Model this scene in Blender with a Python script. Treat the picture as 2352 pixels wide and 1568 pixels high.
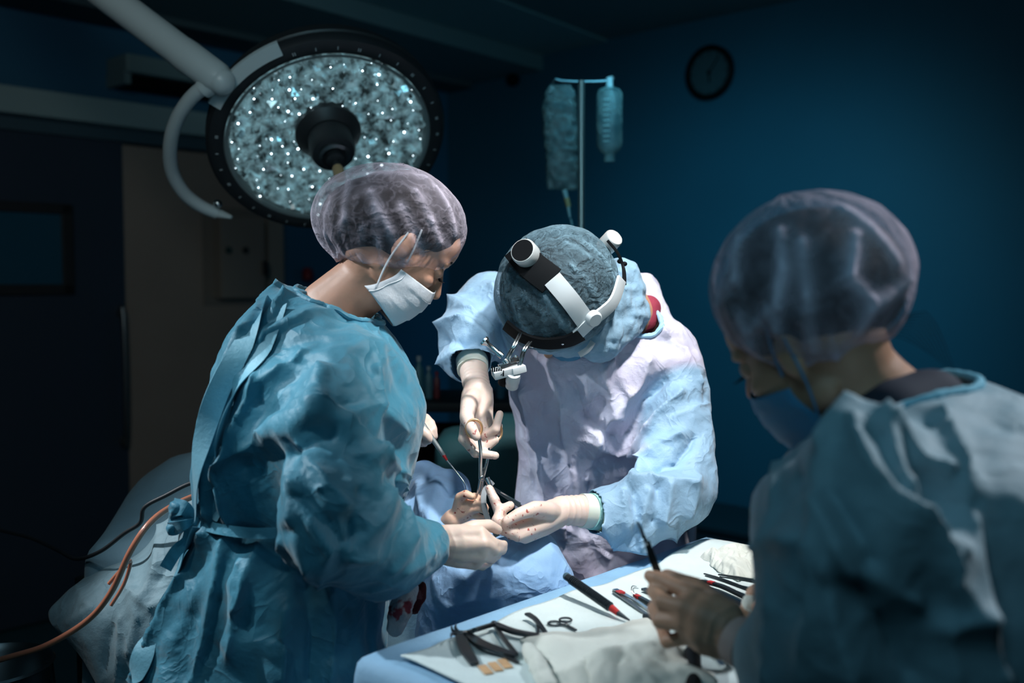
import bpy, bmesh, math, random
import numpy as np
from mathutils import Vector as V, Matrix, Quaternion
from mathutils.geometry import delaunay_2d_cdt

random.seed(7)
rng = np.random.default_rng(7)
scene = bpy.context.scene
for _o in list(bpy.data.objects):
    bpy.data.objects.remove(_o)
COL = scene.collection

# ------------------------------------------------------------------ camera
W_PX, H_PX, FPX = 2352.0, 1568.0, 2286.7
PITCH = math.radians(3.36)
CAM = V((0.0, 0.0, 1.5))
cam_data = bpy.data.cameras.new('camera')
cam = bpy.data.objects.new('camera', cam_data)
COL.objects.link(cam)
cam_data.sensor_width = 36.0
cam_data.lens = 35.0
cam_data.clip_start = 0.05
cam.location = CAM
cam.rotation_euler = (math.radians(90) - PITCH, 0, 0)
cam_data.dof.use_dof = True
cam_data.dof.focus_distance = 1.93
cam_data.dof.aperture_fstop = 1.9
scene.camera = cam
RIGHT = V((1, 0, 0))
FWD = V((0, math.cos(PITCH), -math.sin(PITCH)))
UP = V((0, math.sin(PITCH), math.cos(PITCH)))

# ------------------------------------------------------------------ view
scene.view_settings.view_transform = 'Standard'
scene.view_settings.look = 'None'
scene.view_settings.exposure = 0.14
scene.view_settings.gamma = 1.0
scene.view_settings.use_curve_mapping = False
try:
    scene.cycles.max_bounces = 8
    scene.cycles.transparent_max_bounces = 16
    scene.cycles.sample_clamp_indirect = 4.0
    scene.cycles.use_denoising = True
except Exception:
    pass

# ------------------------------------------------------------------ world (dim blue spill of the theatre)
world = bpy.data.worlds.new('world')
scene.world = world
world.use_nodes = True
world.node_tree.nodes['Background'].inputs[0].default_value = (0.05, 0.32, 0.48, 1)
world.node_tree.nodes['Background'].inputs[1].default_value = 0.10

# ------------------------------------------------------------------ lights
def aim(o, target):
    d = V(target) - o.location
    o.rotation_euler = d.to_track_quat('-Z', 'Y').to_euler()

def spot(name, loc, target, power, angle, blend, radius, color=(1, 1, 1)):
    d = bpy.data.lights.new(name, 'SPOT')
    d.energy = power; d.spot_size = math.radians(angle); d.spot_blend = blend
    d.shadow_soft_size = radius; d.color = color
    o = bpy.data.objects.new(name, d); COL.objects.link(o)
    o.location = loc; aim(o, target)
    return o

def area(name, loc, target, power, size, color=(1, 1, 1)):
    d = bpy.data.lights.new(name, 'AREA')
    d.energy = power; d.shape = 'DISK'; d.size = size; d.color = color
    o = bpy.data.objects.new(name, d); COL.objects.link(o)
    o.location = loc; aim(o, target)
    return o

# theatre lamp heads above the table and added fill lights, out of the frame
spot('theatre_light_key', (0.50, 1.40, 2.62), (0.04, 2.07, 1.10), 122, 43, 0.5, 0.05, (1.0, 0.98, 0.97))
spot('theatre_light_front', (0.12, 1.00, 2.62), (0.05, 2.14, 1.18), 52, 36, 0.6, 0.10, (0.93, 0.96, 1.0))  # added front fill that softens the head shadow on the surgeon's chest
spot('theatre_light_second', (-1.15, 0.95, 2.64), (-0.35, 1.80, 1.15), 15, 44, 0.5, 0.04, (0.92, 0.97, 1.0))
spot('theatre_light_beam', (-1.25, 1.05, 2.60), (-0.345, 1.66, 1.255), 75, 8.5, 0.55, 0.03, (0.92, 0.97, 1.0))  # added narrow spot for the bright streak across the left assistant's back
spot('theatre_light_beam', (-1.25, 1.05, 2.60), (-0.45, 1.66, 0.96), 60, 3.6, 0.6, 0.02, (0.92, 0.97, 1.0))  # added spot for the smaller bright patch lower on the same gown
spot('theatre_light_rear', (-1.85, 1.75, 2.50), (-0.50, 1.8, 1.22), 150, 34, 0.6, 0.03, (0.88, 0.95, 1.0))
spot('theatre_light_side', (1.7, 1.5, 2.6), (0.55, 1.15, 1.3), 95, 36, 0.7, 0.12, (0.86, 0.92, 1.0))
area('ceiling_spill', (-0.3, 0.2, 2.6), (-0.1, 1.9, 1.0), 5.0, 1.2, (0.30, 0.75, 1.0))  # added overhead fill, as the closed room blocks the world light
spot('wall_spill', (0.5, 2.9, 2.5), (1.10, 5.1, 0.85), 75, 90, 1.0, 0.4, (0.16, 0.70, 1.0))  # added fill that brightens the blue wall behind the surgeon
spot('room_fill_left', (-0.6, 0.2, 2.5), (-1.9, 4.3, 1.5), 34, 62, 1.0, 0.3, (0.95, 0.95, 0.9))
spot('corridor_spill', (0.3, -0.6, 1.9), (0.2, 4.6, 2.72), 45, 55, 1.0, 0.3, (0.35, 0.80, 1.0))  # added fill behind the camera to lift the soffit, no real source

# ------------------------------------------------------------------ pixel helpers (a pixel of the photograph plus a real depth gives a point)
def P(px, py, d):
    return CAM + RIGHT * ((px - W_PX / 2) / FPX * d) + UP * ((H_PX / 2 - py) / FPX * d) + FWD * d

def ray(px, py):
    return (RIGHT * ((px - W_PX / 2) / FPX) + UP * ((H_PX / 2 - py) / FPX) + FWD)

def on_plane(px, py, p0, n):
    r = ray(px, py)
    t = (V(p0) - CAM).dot(V(n)) / r.dot(V(n))
    return CAM + r * t

def on_z(px, py, z):
    return on_plane(px, py, (0, 0, z), (0, 0, 1))

def to_px(A):
    A = np.asarray(A, float) - np.array(CAM)
    z = A @ np.array(FWD)
    return np.stack([W_PX / 2 + A @ np.array(RIGHT) / z * FPX, H_PX / 2 - A @ np.array(UP) / z * FPX], 1)

# ------------------------------------------------------------------ materials
MATS = {}
def mat(name, color, rough=0.6, metal=0.0, bump=0.0, bscale=60.0, var=0.0, vscale=8.0, transl=0.0,
        transp=0.0, edge=0.0, sheen=0.0, spec=0.5, emit=None, estr=0.0, coat=0.0, stain=None, sth=0.62, sscale=40.0,
        wave=0.0, stain_attr=False, crease=0.0, cscale=14.0, crackle=0.0, attr_color=None, sss=0.0, trans=0.0, color2=None):
    if name in MATS:
        return MATS[name]
    m = bpy.data.materials.new(name); m.use_nodes = True
    nt = m.node_tree; N = nt.nodes; L = nt.links
    for n in list(N): N.remove(n)
    out = N.new('ShaderNodeOutputMaterial')
    b = N.new('ShaderNodeBsdfPrincipled')
    tc = N.new('ShaderNodeTexCoord')
    b.inputs['Base Color'].default_value = (*color, 1)
    b.inputs['Roughness'].default_value = rough
    b.inputs['Metallic'].default_value = metal
    b.inputs['Specular IOR Level'].default_value = spec
    b.inputs['Sheen Weight'].default_value = sheen
    b.inputs['Coat Weight'].default_value = coat
    b.inputs['Transmission Weight'].default_value = trans
    if sss:
        b.inputs['Subsurface Weight'].default_value = sss
        b.inputs['Subsurface Radius'].default_value = (0.02, 0.008, 0.004)
        b.inputs['Subsurface Scale'].default_value = 0.5
    if emit:
        b.inputs['Emission Color'].default_value = (*emit, 1)
        b.inputs['Emission Strength'].default_value = estr
        emit_node = b
    csock = None
    if var > 0 or color2:
        no = N.new('ShaderNodeTexNoise'); no.inputs['Scale'].default_value = vscale
        no.inputs['Detail'].default_value = 6
        L.new(tc.outputs['Object'], no.inputs['Vector'])
        mx = N.new('ShaderNodeMix'); mx.data_type = 'RGBA'
        c2 = color2 if color2 else tuple(c * (1 - var) for c in color)
        mx.inputs['A'].default_value = (*color, 1)
        mx.inputs['B'].default_value = (*c2, 1)
        rp = N.new('ShaderNodeMapRange'); rp.inputs['From Min'].default_value = 0.35; rp.inputs['From Max'].default_value = 0.65
        L.new(no.outputs['Fac'], rp.inputs['Value'])
        L.new(rp.outputs['Result'], mx.inputs['Factor'])
        csock = mx.outputs['Result']
    if attr_color:
        at = N.new('ShaderNodeAttribute'); at.attribute_name = 'region'
        mx = N.new('ShaderNodeMix'); mx.data_type = 'RGBA'
        if csock: L.new(csock, mx.inputs['A'])
        else: mx.inputs['A'].default_value = (*color, 1)
        mx.inputs['B'].default_value = (*attr_color, 1)
        L.new(at.outputs['Fac'], mx.inputs['Factor'])
        csock = mx.outputs['Result']
    if stain:
        no = N.new('ShaderNodeTexNoise'); no.inputs['Scale'].default_value = sscale
        no.inputs['Detail'].default_value = 3
        L.new(tc.outputs['Object'], no.inputs['Vector'])
        rp = N.new('ShaderNodeMapRange'); rp.inputs['From Min'].default_value = sth; rp.inputs['From Max'].default_value = sth + 0.05
        L.new(no.outputs['Fac'], rp.inputs['Value'])
        mx = N.new('ShaderNodeMix'); mx.data_type = 'RGBA'
        if csock: L.new(csock, mx.inputs['A'])
        else: mx.inputs['A'].default_value = (*color, 1)
        mx.inputs['B'].default_value = (*stain, 1)
        if stain_attr:
            at = N.new('ShaderNodeAttribute'); at.attribute_name = 'blood'
            mu = N.new('ShaderNodeMath'); mu.operation = 'MULTIPLY'
            L.new(rp.outputs['Result'], mu.inputs[0]); L.new(at.outputs['Fac'], mu.inputs[1])
            L.new(mu.outputs[0], mx.inputs['Factor'])
        else:
            L.new(rp.outputs['Result'], mx.inputs['Factor'])
        csock = mx.outputs['Result']
    if csock:
        L.new(csock, b.inputs['Base Color'])
        if emit: L.new(csock, b.inputs['Emission Color'])
    if bump > 0:
        no = N.new('ShaderNodeTexNoise'); no.inputs['Scale'].default_value = bscale
        no.inputs['Detail'].default_value = 8; no.inputs['Roughness'].default_value = 0.65
        L.new(tc.outputs['Object'], no.inputs['Vector'])
        bp = N.new('ShaderNodeBump'); bp.inputs['Strength'].default_value = bump
        bp.inputs['Distance'].default_value = 0.01
        L.new(no.outputs['Fac'], bp.inputs['Height'])
        if crease > 0:
            n2 = N.new('ShaderNodeTexNoise'); n2.inputs['Scale'].default_value = cscale; n2.inputs['Detail'].default_value = 3
            n2.inputs['Distortion'].default_value = 0.6
            L.new(tc.outputs['Object'], n2.inputs['Vector'])
            m1 = N.new('ShaderNodeMath'); m1.operation = 'SUBTRACT'; L.new(n2.outputs['Fac'], m1.inputs[0]); m1.inputs[1].default_value = 0.5
            m2 = N.new('ShaderNodeMath'); m2.operation = 'ABSOLUTE'; L.new(m1.outputs[0], m2.inputs[0])
            m3 = N.new('ShaderNodeMath'); m3.operation = 'POWER'; L.new(m2.outputs[0], m3.inputs[0]); m3.inputs[1].default_value = 0.7
            bc = N.new('ShaderNodeBump'); bc.inputs['Strength'].default_value = crease; bc.inputs['Distance'].default_value = 0.03; bc.invert = True
            L.new(m3.outputs[0], bc.inputs['Height']); L.new(bp.outputs['Normal'], bc.inputs['Normal'])
            bp = bc
        L.new(bp.outputs['Normal'], b.inputs['Normal'])
    sh = b.outputs['BSDF']
    if transl > 0:
        t = N.new('ShaderNodeBsdfTranslucent')
        if csock: L.new(csock, t.inputs['Color'])
        else: t.inputs['Color'].default_value = (*color, 1)
        ms = N.new('ShaderNodeMixShader'); ms.inputs[0].default_value = transl
        L.new(sh, ms.inputs[1]); L.new(t.outputs[0], ms.inputs[2]); sh = ms.outputs[0]
    if transp > 0:
        t = N.new('ShaderNodeBsdfTransparent')
        ms = N.new('ShaderNodeMixShader')
        lw = N.new('ShaderNodeLayerWeight'); lw.inputs['Blend'].default_value = 0.28
        mr = N.new('ShaderNodeMapRange')
        mr.inputs['From Min'].default_value = 0.08; mr.inputs['From Max'].default_value = 0.85
        mr.inputs['To Min'].default_value = 1 - transp; mr.inputs['To Max'].default_value = 1 - transp + edge
        L.new(lw.outputs['Facing'], mr.inputs['Value'])
        fs_ = mr.outputs['Result']
        if crackle > 0:
            n3 = N.new('ShaderNodeTexNoise'); n3.inputs['Scale'].default_value = cscale * 1.6; n3.inputs['Detail'].default_value = 5
            n3.inputs['Distortion'].default_value = 1.2
            L.new(tc.outputs['Object'], n3.inputs['Vector'])
            r3 = N.new('ShaderNodeMapRange'); r3.inputs['From Min'].default_value = 0.0; r3.inputs['From Max'].default_value = 0.05
            r3.inputs['To Min'].default_value = crackle; r3.inputs['To Max'].default_value = 0.0
            q1 = N.new('ShaderNodeMath'); q1.operation = 'SUBTRACT'; L.new(n3.outputs['Fac'], q1.inputs[0]); q1.inputs[1].default_value = 0.5
            q2 = N.new('ShaderNodeMath'); q2.operation = 'ABSOLUTE'; L.new(q1.outputs[0], q2.inputs[0]); L.new(q2.outputs[0], r3.inputs['Value'])
            q3 = N.new('ShaderNodeMath'); q3.operation = 'ADD'; q3.use_clamp = True; L.new(fs_, q3.inputs[0]); L.new(r3.outputs['Result'], q3.inputs[1])
            fs_ = q3.outputs[0]
        at = N.new('ShaderNodeAttribute'); at.attribute_name = 'dens'
        q4 = N.new('ShaderNodeMath'); q4.operation = 'ADD'; q4.use_clamp = True; L.new(fs_, q4.inputs[0]); L.new(at.outputs['Fac'], q4.inputs[1])
        fs_ = q4.outputs[0]
        L.new(fs_, ms.inputs[0])
        L.new(t.outputs[0], ms.inputs[1]); L.new(sh, ms.inputs[2]); sh = ms.outputs[0]
    L.new(sh, out.inputs['Surface'])
    MATS[name] = m
    return m

GOWN_B = mat('gown blue fabric', (0.042, 0.25, 0.365), 0.48, transl=0.15, bump=0.22, bscale=120, var=0.14, vscale=25, sheen=0.3, crease=.35, cscale=9)
GOWN_R = mat('gown pale blue fabric', (0.34, 0.50, 0.57), 0.55, transl=0.15, bump=0.22, bscale=110, var=0.15, vscale=20, sheen=0.25, crease=.25, cscale=8)
GOWN_S = mat('gown lavender fabric', (0.74, 0.75, 0.90), 0.5, transl=0.15, bump=0.28, bscale=120, color2=(0.60, 0.55, 0.70), vscale=9,
             attr_color=(0.34, 0.55, 0.74), sheen=0.2, crease=.35, cscale=11)
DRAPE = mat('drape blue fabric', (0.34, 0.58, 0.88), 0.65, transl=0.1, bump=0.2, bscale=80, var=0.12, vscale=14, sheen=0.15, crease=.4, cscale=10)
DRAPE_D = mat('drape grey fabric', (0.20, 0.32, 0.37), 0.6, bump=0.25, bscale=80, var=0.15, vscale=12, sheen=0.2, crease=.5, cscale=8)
PADW = mat('white pad', (0.68, 0.80, 0.80), 0.85, bump=0.35, bscale=160, var=0.05, vscale=30)
GAUZE = mat('gauze', (0.80, 0.83, 0.76), 0.95, bump=0.35, bscale=260, transl=0.1)
GAUZE_R = mat('bloody gauze', (0.62, 0.62, 0.62), 0.9, bump=0.5, bscale=160, stain=(0.34, 0.06, 0.08), sth=0.57, sscale=26)
GLOVE = mat('latex glove', (0.80, 0.62, 0.52), 0.42, bump=0.12, bscale=45, sss=0.15, var=0.08, vscale=30)
GLOVE_ST = mat('stained latex glove', (0.82, 0.63, 0.54), 0.38, bump=0.15, bscale=60, sss=0.15, stain=(0.42, 0.10, 0.08), sth=0.63, sscale=120, stain_attr=True)
GLOVE_D = mat('tan latex glove', (0.50, 0.30, 0.20), 0.5, bump=0.15, bscale=50, sss=0.1, var=0.1, vscale=20)
CUFFW = mat('glove cuff', (0.74, 0.78, 0.68), 0.5, bump=0.15, bscale=40, sss=0.1)
SKIN = mat('skin', (0.50, 0.27, 0.17), 0.5, bump=0.08, bscale=120, sss=0.15, var=0.12, vscale=12)
SKIN_L = mat('light skin', (0.46, 0.25, 0.17), 0.5, bump=0.08, bscale=120, sss=0.15, var=0.12, vscale=14)
HAIR = mat('dark hair', (0.008, 0.006, 0.006), 0.6, bump=0.5, bscale=60, spec=0.15)
FLAP_LIT = mat('gown double layer', (0.13, 0.38, 0.50), 0.5, transl=0.1, bump=0.22, bscale=120, sheen=0.3)  # paler copy of the gown blue, light on the flaps painted in
CAP_P = mat('bouffant cap', (0.50, 0.46, 0.55), 0.8, transp=0.955, edge=0.60, bump=0.45, bscale=90, crease=.5, cscale=16, crackle=.12)
CAP_PR = mat('bouffant cap mauve', (0.56, 0.47, 0.56), 0.85, transp=0.86, edge=0.55, bump=0.45, bscale=70, crease=.5, cscale=13, crackle=.10)
CAP_S = mat('surgical cap blue', (0.17, 0.30, 0.37), 0.8, transp=0.74, edge=0.55, bump=0.9, bscale=85, crease=.8, cscale=22, crackle=.16)
MASKW = mat('white mask', (0.72, 0.76, 0.80), 0.7, bump=0.15, bscale=90, transl=0.1)
MASKB = mat('blue mask', (0.05, 0.22, 0.38), 0.7, bump=0.15, bscale=90)
BLACK = mat('black plastic', (0.004, 0.005, 0.006), 0.6, spec=0.10)
RUBBER = mat('black rubber', (0.014, 0.017, 0.02), 0.55)
WHITEP = mat('white plastic', (0.56, 0.60, 0.61), 0.35)
STEEL = mat('steel', (0.62, 0.64, 0.64), 0.22, metal=1.0)
STEELD = mat('dark steel', (0.16, 0.18, 0.19), 0.35, metal=0.9)
KNOB = mat('knob silver', (0.60, 0.63, 0.62), 0.38, metal=0.35)
GOLD = mat('gold plated steel', (0.85, 0.50, 0.26), 0.35, metal=.8)
RED = mat('red scrub knit', (0.30, 0.03, 0.06), 0.8, bump=0.3, bscale=150)
REDM = mat('red band', (0.45, 0.02, 0.02), 0.5)
NAVY = mat('navy shirt', (0.012, 0.018, 0.035), 0.8)
SCRUB = mat('dark blue trousers', (0.02, 0.06, 0.12), 0.8)
SHOE = mat('shoe', (0.03, 0.05, 0.06), 0.6)

# ------------------------------------------------------------------ object helpers
def link(name, me, m, parent=None, smooth=True):
    o = bpy.data.objects.new(name, me)
    COL.objects.link(o)
    if m: me.materials.append(m)
    if parent: o.parent = parent
    if smooth and len(me.polygons):
        me.polygons.foreach_set('use_smooth', [True] * len(me.polygons))
    return o

def empty(name, loc, label=None, cat=None, group=None):
    o = bpy.data.objects.new(name, None); COL.objects.link(o)
    o.location = loc; o.empty_display_size = 0.05
    tag(o, label, cat, group)
    EMPT.append(o)
    return o
EMPT = []

def tag(o, label=None, cat=None, group=None, kind=None):
    if label: o['label'] = label
    if cat: o['category'] = cat
    if group: o['group'] = group
    if kind: o['kind'] = kind
    return o

class Geo:
    """collects closed shapes in world coordinates"""
    def __init__(s): s.v = []; s.f = []
    def add(s, vs, fs):
        k = len(s.v); s.v += [tuple(x) for x in vs]; s.f += [tuple(i + k for i in f) for f in fs]
        return s
    def loft(s, rings, caps=True, close=False):
        k = len(s.v); n = len(rings[0])
        for r in rings: s.v += [tuple(p) for p in r]
        m = len(rings)
        for i in range(m if close else m - 1):
            a = k + i * n; b = k + ((i + 1) % m) * n
            for j in range(n):
                j2 = (j + 1) % n
                s.f.append((a + j, a + j2, b + j2, b + j))
        if caps and not close:
            s.f.append(tuple(k + j for j in reversed(range(n))))
            s.f.append(tuple(k + (m - 1) * n + j for j in range(n)))
        return s
    def ell(s, c, r, M=None, nu=20, nv=12):
        c = V(c); M = M or Matrix.Identity(3)
        vs = []; fs = []
        vs.append(c + M @ V((0, 0, r[2])))
        for i in range(1, nv):
            t = math.pi * i / nv
            for j in range(nu):
                a = 2 * math.pi * j / nu
                vs.append(c + M @ V((r[0] * math.sin(t) * math.cos(a), r[1] * math.sin(t) * math.sin(a), r[2] * math.cos(t))))
        vs.append(c + M @ V((0, 0, -r[2])))
        for j in range(nu):
            fs.append((0, 1 + j, 1 + (j + 1) % nu))
            for i in range(nv - 2):
                a = 1 + i * nu; b = a + nu
                fs.append((a + j, b + j, b + (j + 1) % nu, a + (j + 1) % nu))
            a = 1 + (nv - 2) * nu
            fs.append((a + j, len(vs) - 1, a + (j + 1) % nu))
        return s.add(vs, fs)
    def chain(s, pts, rad, n=14):
        """capsules through the points, one closed shape per piece (meant for remeshing)"""
        pts = [V(p) for p in pts]
        if not hasattr(rad, '__len__'): rad = [rad] * len(pts)
        for p, r in zip(pts, rad): s.ell(p, (r, r, r), nu=n, nv=max(6, n // 2))
        for i in range(len(pts) - 1):
            d = pts[i + 1] - pts[i]
            if d.length < 1e-6: continue
            q = d.to_track_quat('Z', 'Y').to_matrix()
            rings = [[c + q @ V((r * math.cos(2 * math.pi * j / n), r * math.sin(2 * math.pi * j / n), 0)) for j in range(n)]
                     for c, r in ((pts[i], rad[i]), (pts[i + 1], rad[i + 1]))]
            s.loft(rings)
        return s
    def tube(s, pts, rad, n=12, smooth=0, flat=1.0, side=None):
        """one swept tube"""
        pts = [V(p) for p in pts]
        if not hasattr(rad, '__len__'): rad = [rad] * len(pts)
        if smooth:
            pts, rad = spline(pts, rad, smooth)
        rings = []; up = V(side) if side else None
        for i, p in enumerate(pts):
            t = (pts[min(i + 1, len(pts) - 1)] - pts[max(i - 1, 0)]).normalized()
            if up is None: up = t.orthogonal()
            up = (up - t * up.dot(t)).normalized()
            w = t.cross(up)
            rings.append([p + up * (rad[i] * math.cos(2 * math.pi * j / n)) + w * (rad[i] * flat * math.sin(2 * math.pi * j / n)) for j in range(n)])
        return s.loft(rings)
    def cyl(s, a, b, r1, r2=None, n=24):
        return s.tube([a, b], [r1, r1 if r2 is None else r2], n)
    def box(s, c, size, M=None):
        c = V(c); M = M or Matrix.Identity(3); x, y, z = [q / 2 for q in size]
        vs = [c + M @ V((i * x, j * y, k * z)) for i in (-1, 1) for j in (-1, 1) for k in (-1, 1)]
        fs = [(0, 1, 3, 2), (4, 6, 7, 5), (0, 4, 5, 1), (2, 3, 7, 6), (0, 2, 6, 4), (1, 5, 7, 3)]
        return s.add(vs, fs)
    def prism(s, poly, dz):
        """polygon (list of points) extruded along vector dz"""
        n = len(poly); dz = V(dz)
        vs = [V(p) for p in poly] + [V(p) + dz for p in poly]
        fs = [tuple(reversed(range(n))), tuple(range(n, 2 * n))] + [(i, (i + 1) % n, n + (i + 1) % n, n + i) for i in range(n)]
        return s.add(vs, fs)
    def lathe(s, c, axis, prof, n=32):
        """profile of (radius, height) along axis"""
        c = V(c); q = V(axis).to_track_quat('Z', 'Y').to_matrix()
        rings = [[c + q @ V((r * math.cos(2 * math.pi * j / n), r * math.sin(2 * math.pi * j / n), h)) for j in range(n)] for r, h in prof]
        return s.loft(rings)
    def mesh(s, name='mesh'):
        me = bpy.data.meshes.new(name)
        me.from_pydata(s.v, [], s.f); me.validate(); me.update()
        return me
    def obj(s, name, m, parent=None, smooth=True, bevel=0.0):
        me = s.mesh(name)
        bm = bmesh.new(); bm.from_mesh(me)
        bmesh.ops.recalc_face_normals(bm, faces=bm.faces)
        if bevel:
            es = [e for e in bm.edges if len(e.link_faces) == 2 and e.calc_face_angle(0) > 0.6]
            bmesh.ops.bevel(bm, geom=es, offset=bevel, segments=2, affect='EDGES', profile=0.6)
        bm.to_mesh(me); bm.free()
        o = link(name, me, m, parent, smooth)
        if smooth:
            try: me.set_sharp_from_angle(angle=math.radians(40))
            except Exception: pass
        return o

def spline(pts, rad, k):
    P4 = [pts[0]] + list(pts) + [pts[-1]]; R4 = [rad[0]] + list(rad) + [rad[-1]]
    op = []; orr = []
    for i in range(len(pts) - 1):
        a, b, c, d = P4[i:i + 4]; ra, rb, rc, rd = R4[i:i + 4]
        for j in range(k):
            t = j / k
            h = lambda A, B, C, D: 0.5 * ((2 * B) + (C - A) * t + (2 * A - 5 * B + 4 * C - D) * t * t + (3 * B - A - 3 * C + D) * t ** 3)
            op.append(h(a, b, c, d)); orr.append(max(1e-5, h(ra, rb, rc, rd)))
    op.append(pts[-1]); orr.append(rad[-1])
    return op, orr

# ------------------------------------------------------------------ numpy surface tools
def eval_mesh(me, mods):
    o = bpy.data.objects.new('work', me); COL.objects.link(o)
    for kind, kw in mods:
        md = o.modifiers.new('m', kind)
        for k, v in kw.items(): setattr(md, k, v)
    dg = bpy.context.evaluated_depsgraph_get(); dg.update()
    ev = o.evaluated_get(dg); r = bpy.data.meshes.new_from_object(ev)
    bpy.data.objects.remove(o)
    return r

def arrays(me):
    Vt = np.empty(len(me.vertices) * 3); me.vertices.foreach_get('co', Vt)
    return Vt.reshape(-1, 3), [tuple(p.vertices) for p in me.polygons]

def remesh(geo, voxel):
    return arrays(eval_mesh(geo.mesh(), [('REMESH', dict(mode='VOXEL', voxel_size=voxel, adaptivity=0.0))]))

def build_me(Vt, F, name='mesh'):
    me = bpy.data.meshes.new(name); me.from_pydata(Vt.tolist(), [], F); me.update()
    return me

def subdiv(Vt, F, n=1, simple=False):
    return arrays(eval_mesh(build_me(Vt, F), [('SUBSURF', dict(levels=n, render_levels=n, subdivision_type='SIMPLE' if simple else 'CATMULL_CLARK'))]))

def edges_of(F):
    e = set()
    for f in F:
        for i in range(len(f)):
            a, b = f[i], f[(i + 1) % len(f)]
            e.add((a, b) if a < b else (b, a))
    return np.array(sorted(e), dtype=np.int64)

def diags_of(F):
    d = []
    for f in F:
        if len(f) == 4: d.append((f[0], f[2])); d.append((f[1], f[3]))
    return np.array(d, dtype=np.int64).reshape(-1, 2)

def lap_smooth(Vt, E, it=3, k=0.5, mask=None):
    n = len(Vt); deg = np.bincount(E.ravel(), minlength=n)[:, None].clip(1)
    for _ in range(it):
        s = np.stack([np.bincount(E[:, 0], Vt[E[:, 1], c], n) + np.bincount(E[:, 1], Vt[E[:, 0], c], n) for c in range(3)], 1)
        d = (s / deg - Vt) * k
        if mask is not None: d *= mask[:, None]
        Vt = Vt + d
    return Vt

def normals_of(Vt, F):
    me = build_me(Vt, F); n = np.empty(len(Vt) * 3); me.vertex_normals.foreach_get('vector', n)
    bpy.data.meshes.remove(me)
    return n.reshape(-1, 3)

def cut(Vt, F, keep):
    """keep faces whose every vertex is kept; drop loose vertices"""
    F = [f for f in F if all(keep[i] for i in f)]
    used = sorted({i for f in F for i in f}); mp = {o: i for i, o in enumerate(used)}
    return Vt[used], [tuple(mp[i] for i in f) for f in F]

def crumple(Vt, F, stretch, iters=60, kb=0.15, dmax=0.03, inner=0.012, noise=0.002, grav=0.0, seed=1, free=None, tether=0.01):
    """slack cloth: rest lengths grow by stretch (number or function of midpoints and unit directions), the sheet buckles
    around its own starting surface and is kept between -inner and +dmax of it"""
    r = np.random.default_rng(seed)
    E = np.concatenate([edges_of(F), diags_of(F)]); Eq = edges_of(F); n = len(Vt)
    N0 = normals_of(Vt, F)
    X0 = Vt.copy(); X = Vt.copy()
    d = X[E[:, 1]] - X[E[:, 0]]; L = np.linalg.norm(d, axis=1)
    s = stretch(0.5 * (X[E[:, 1]] + X[E[:, 0]]), d / L[:, None].clip(1e-9)) if callable(stretch) else stretch
    L0 = L * (1 + s)
    deg = np.bincount(E.ravel(), minlength=n)[:, None].clip(1)
    nz = lap_smooth(r.normal(0, 1, (n, 3)), Eq, 3, 0.9)
    nz /= nz.std()
    X = X + N0 * nz[:, :1] * noise
    w = np.ones(n) if free is None else free
    for it in range(iters):
        for _ in range(3):
            dd = X[E[:, 1]] - X[E[:, 0]]; l = np.linalg.norm(dd, axis=1).clip(1e-9)
            c = dd * (0.5 * (l - L0) / l)[:, None]
            a = np.stack([np.bincount(E[:, 0], c[:, k], n) - np.bincount(E[:, 1], c[:, k], n) for k in range(3)], 1)
            X = X + a / deg * 1.7 * w[:, None]
        X = lap_smooth(X, Eq, 1, kb, w)
        X[:, 2] -= grav * w
        D = X - X0
        dn = (D * N0).sum(1); dt = D - N0 * dn[:, None]
        dn2 = np.clip(dn, -inner, dmax)
        lt = np.linalg.norm(dt, axis=1, keepdims=True); dt = dt * np.minimum(1, dmax * 0.9 / lt.clip(1e-9))
        X = X0 + (N0 * dn2[:, None] + dt) * (1 - tether)
    return X

def strokes(Vt, F, lst, far=False):
    """ridge (h>0) or valley (h<0) folds; each is a list of photo points found on the surface, a width and a height"""
    global LASTD
    N = normals_of(Vt, F); px = to_px(Vt)
    view = Vt - np.array(CAM); face = (N * view).sum(1) < 0
    if face.mean() < .3: N = -N; face = ~face
    D = np.zeros(len(Vt))
    idx = np.where(face)[0]
    dist = np.linalg.norm(view, axis=1)
    for pts, w, h in lst:
        Q = []
        for p in pts:
            dd = np.linalg.norm(px[idx] - np.array(p), axis=1)
            best = dd + (dist[idx] - dist[idx].min()) * 40
            Q.append(Vt[idx[np.argmin(best)]])
        Q = np.array(Q); m = np.full(len(Vt), 1e9); T = np.zeros(len(Vt))
        tot = sum(np.linalg.norm(Q[i + 1] - Q[i]) for i in range(len(Q) - 1)); acc = 0
        for i in range(len(Q) - 1):
            a, b = Q[i], Q[i + 1]; ab = b - a; l = np.linalg.norm(ab) + 1e-9
            t = np.clip(((Vt - a) @ ab) / (l * l), 0, 1)
            di = np.linalg.norm(Vt - (a + t[:, None] * ab), axis=1)
            up = di < m; m[up] = di[up]; T[up] = (acc + t[up] * l) / (tot + 1e-9); acc += l
        prof = .78 * np.exp(-(m / w)) + .22 * np.exp(-(m / (2.0 * w)) ** 2) * (0.25 + 0.75 * np.sin(np.pi * np.clip(T, 0, 1)) ** 0.6)
        D += h * prof
    LASTD = D
    return Vt + N * D[:, None]

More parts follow.
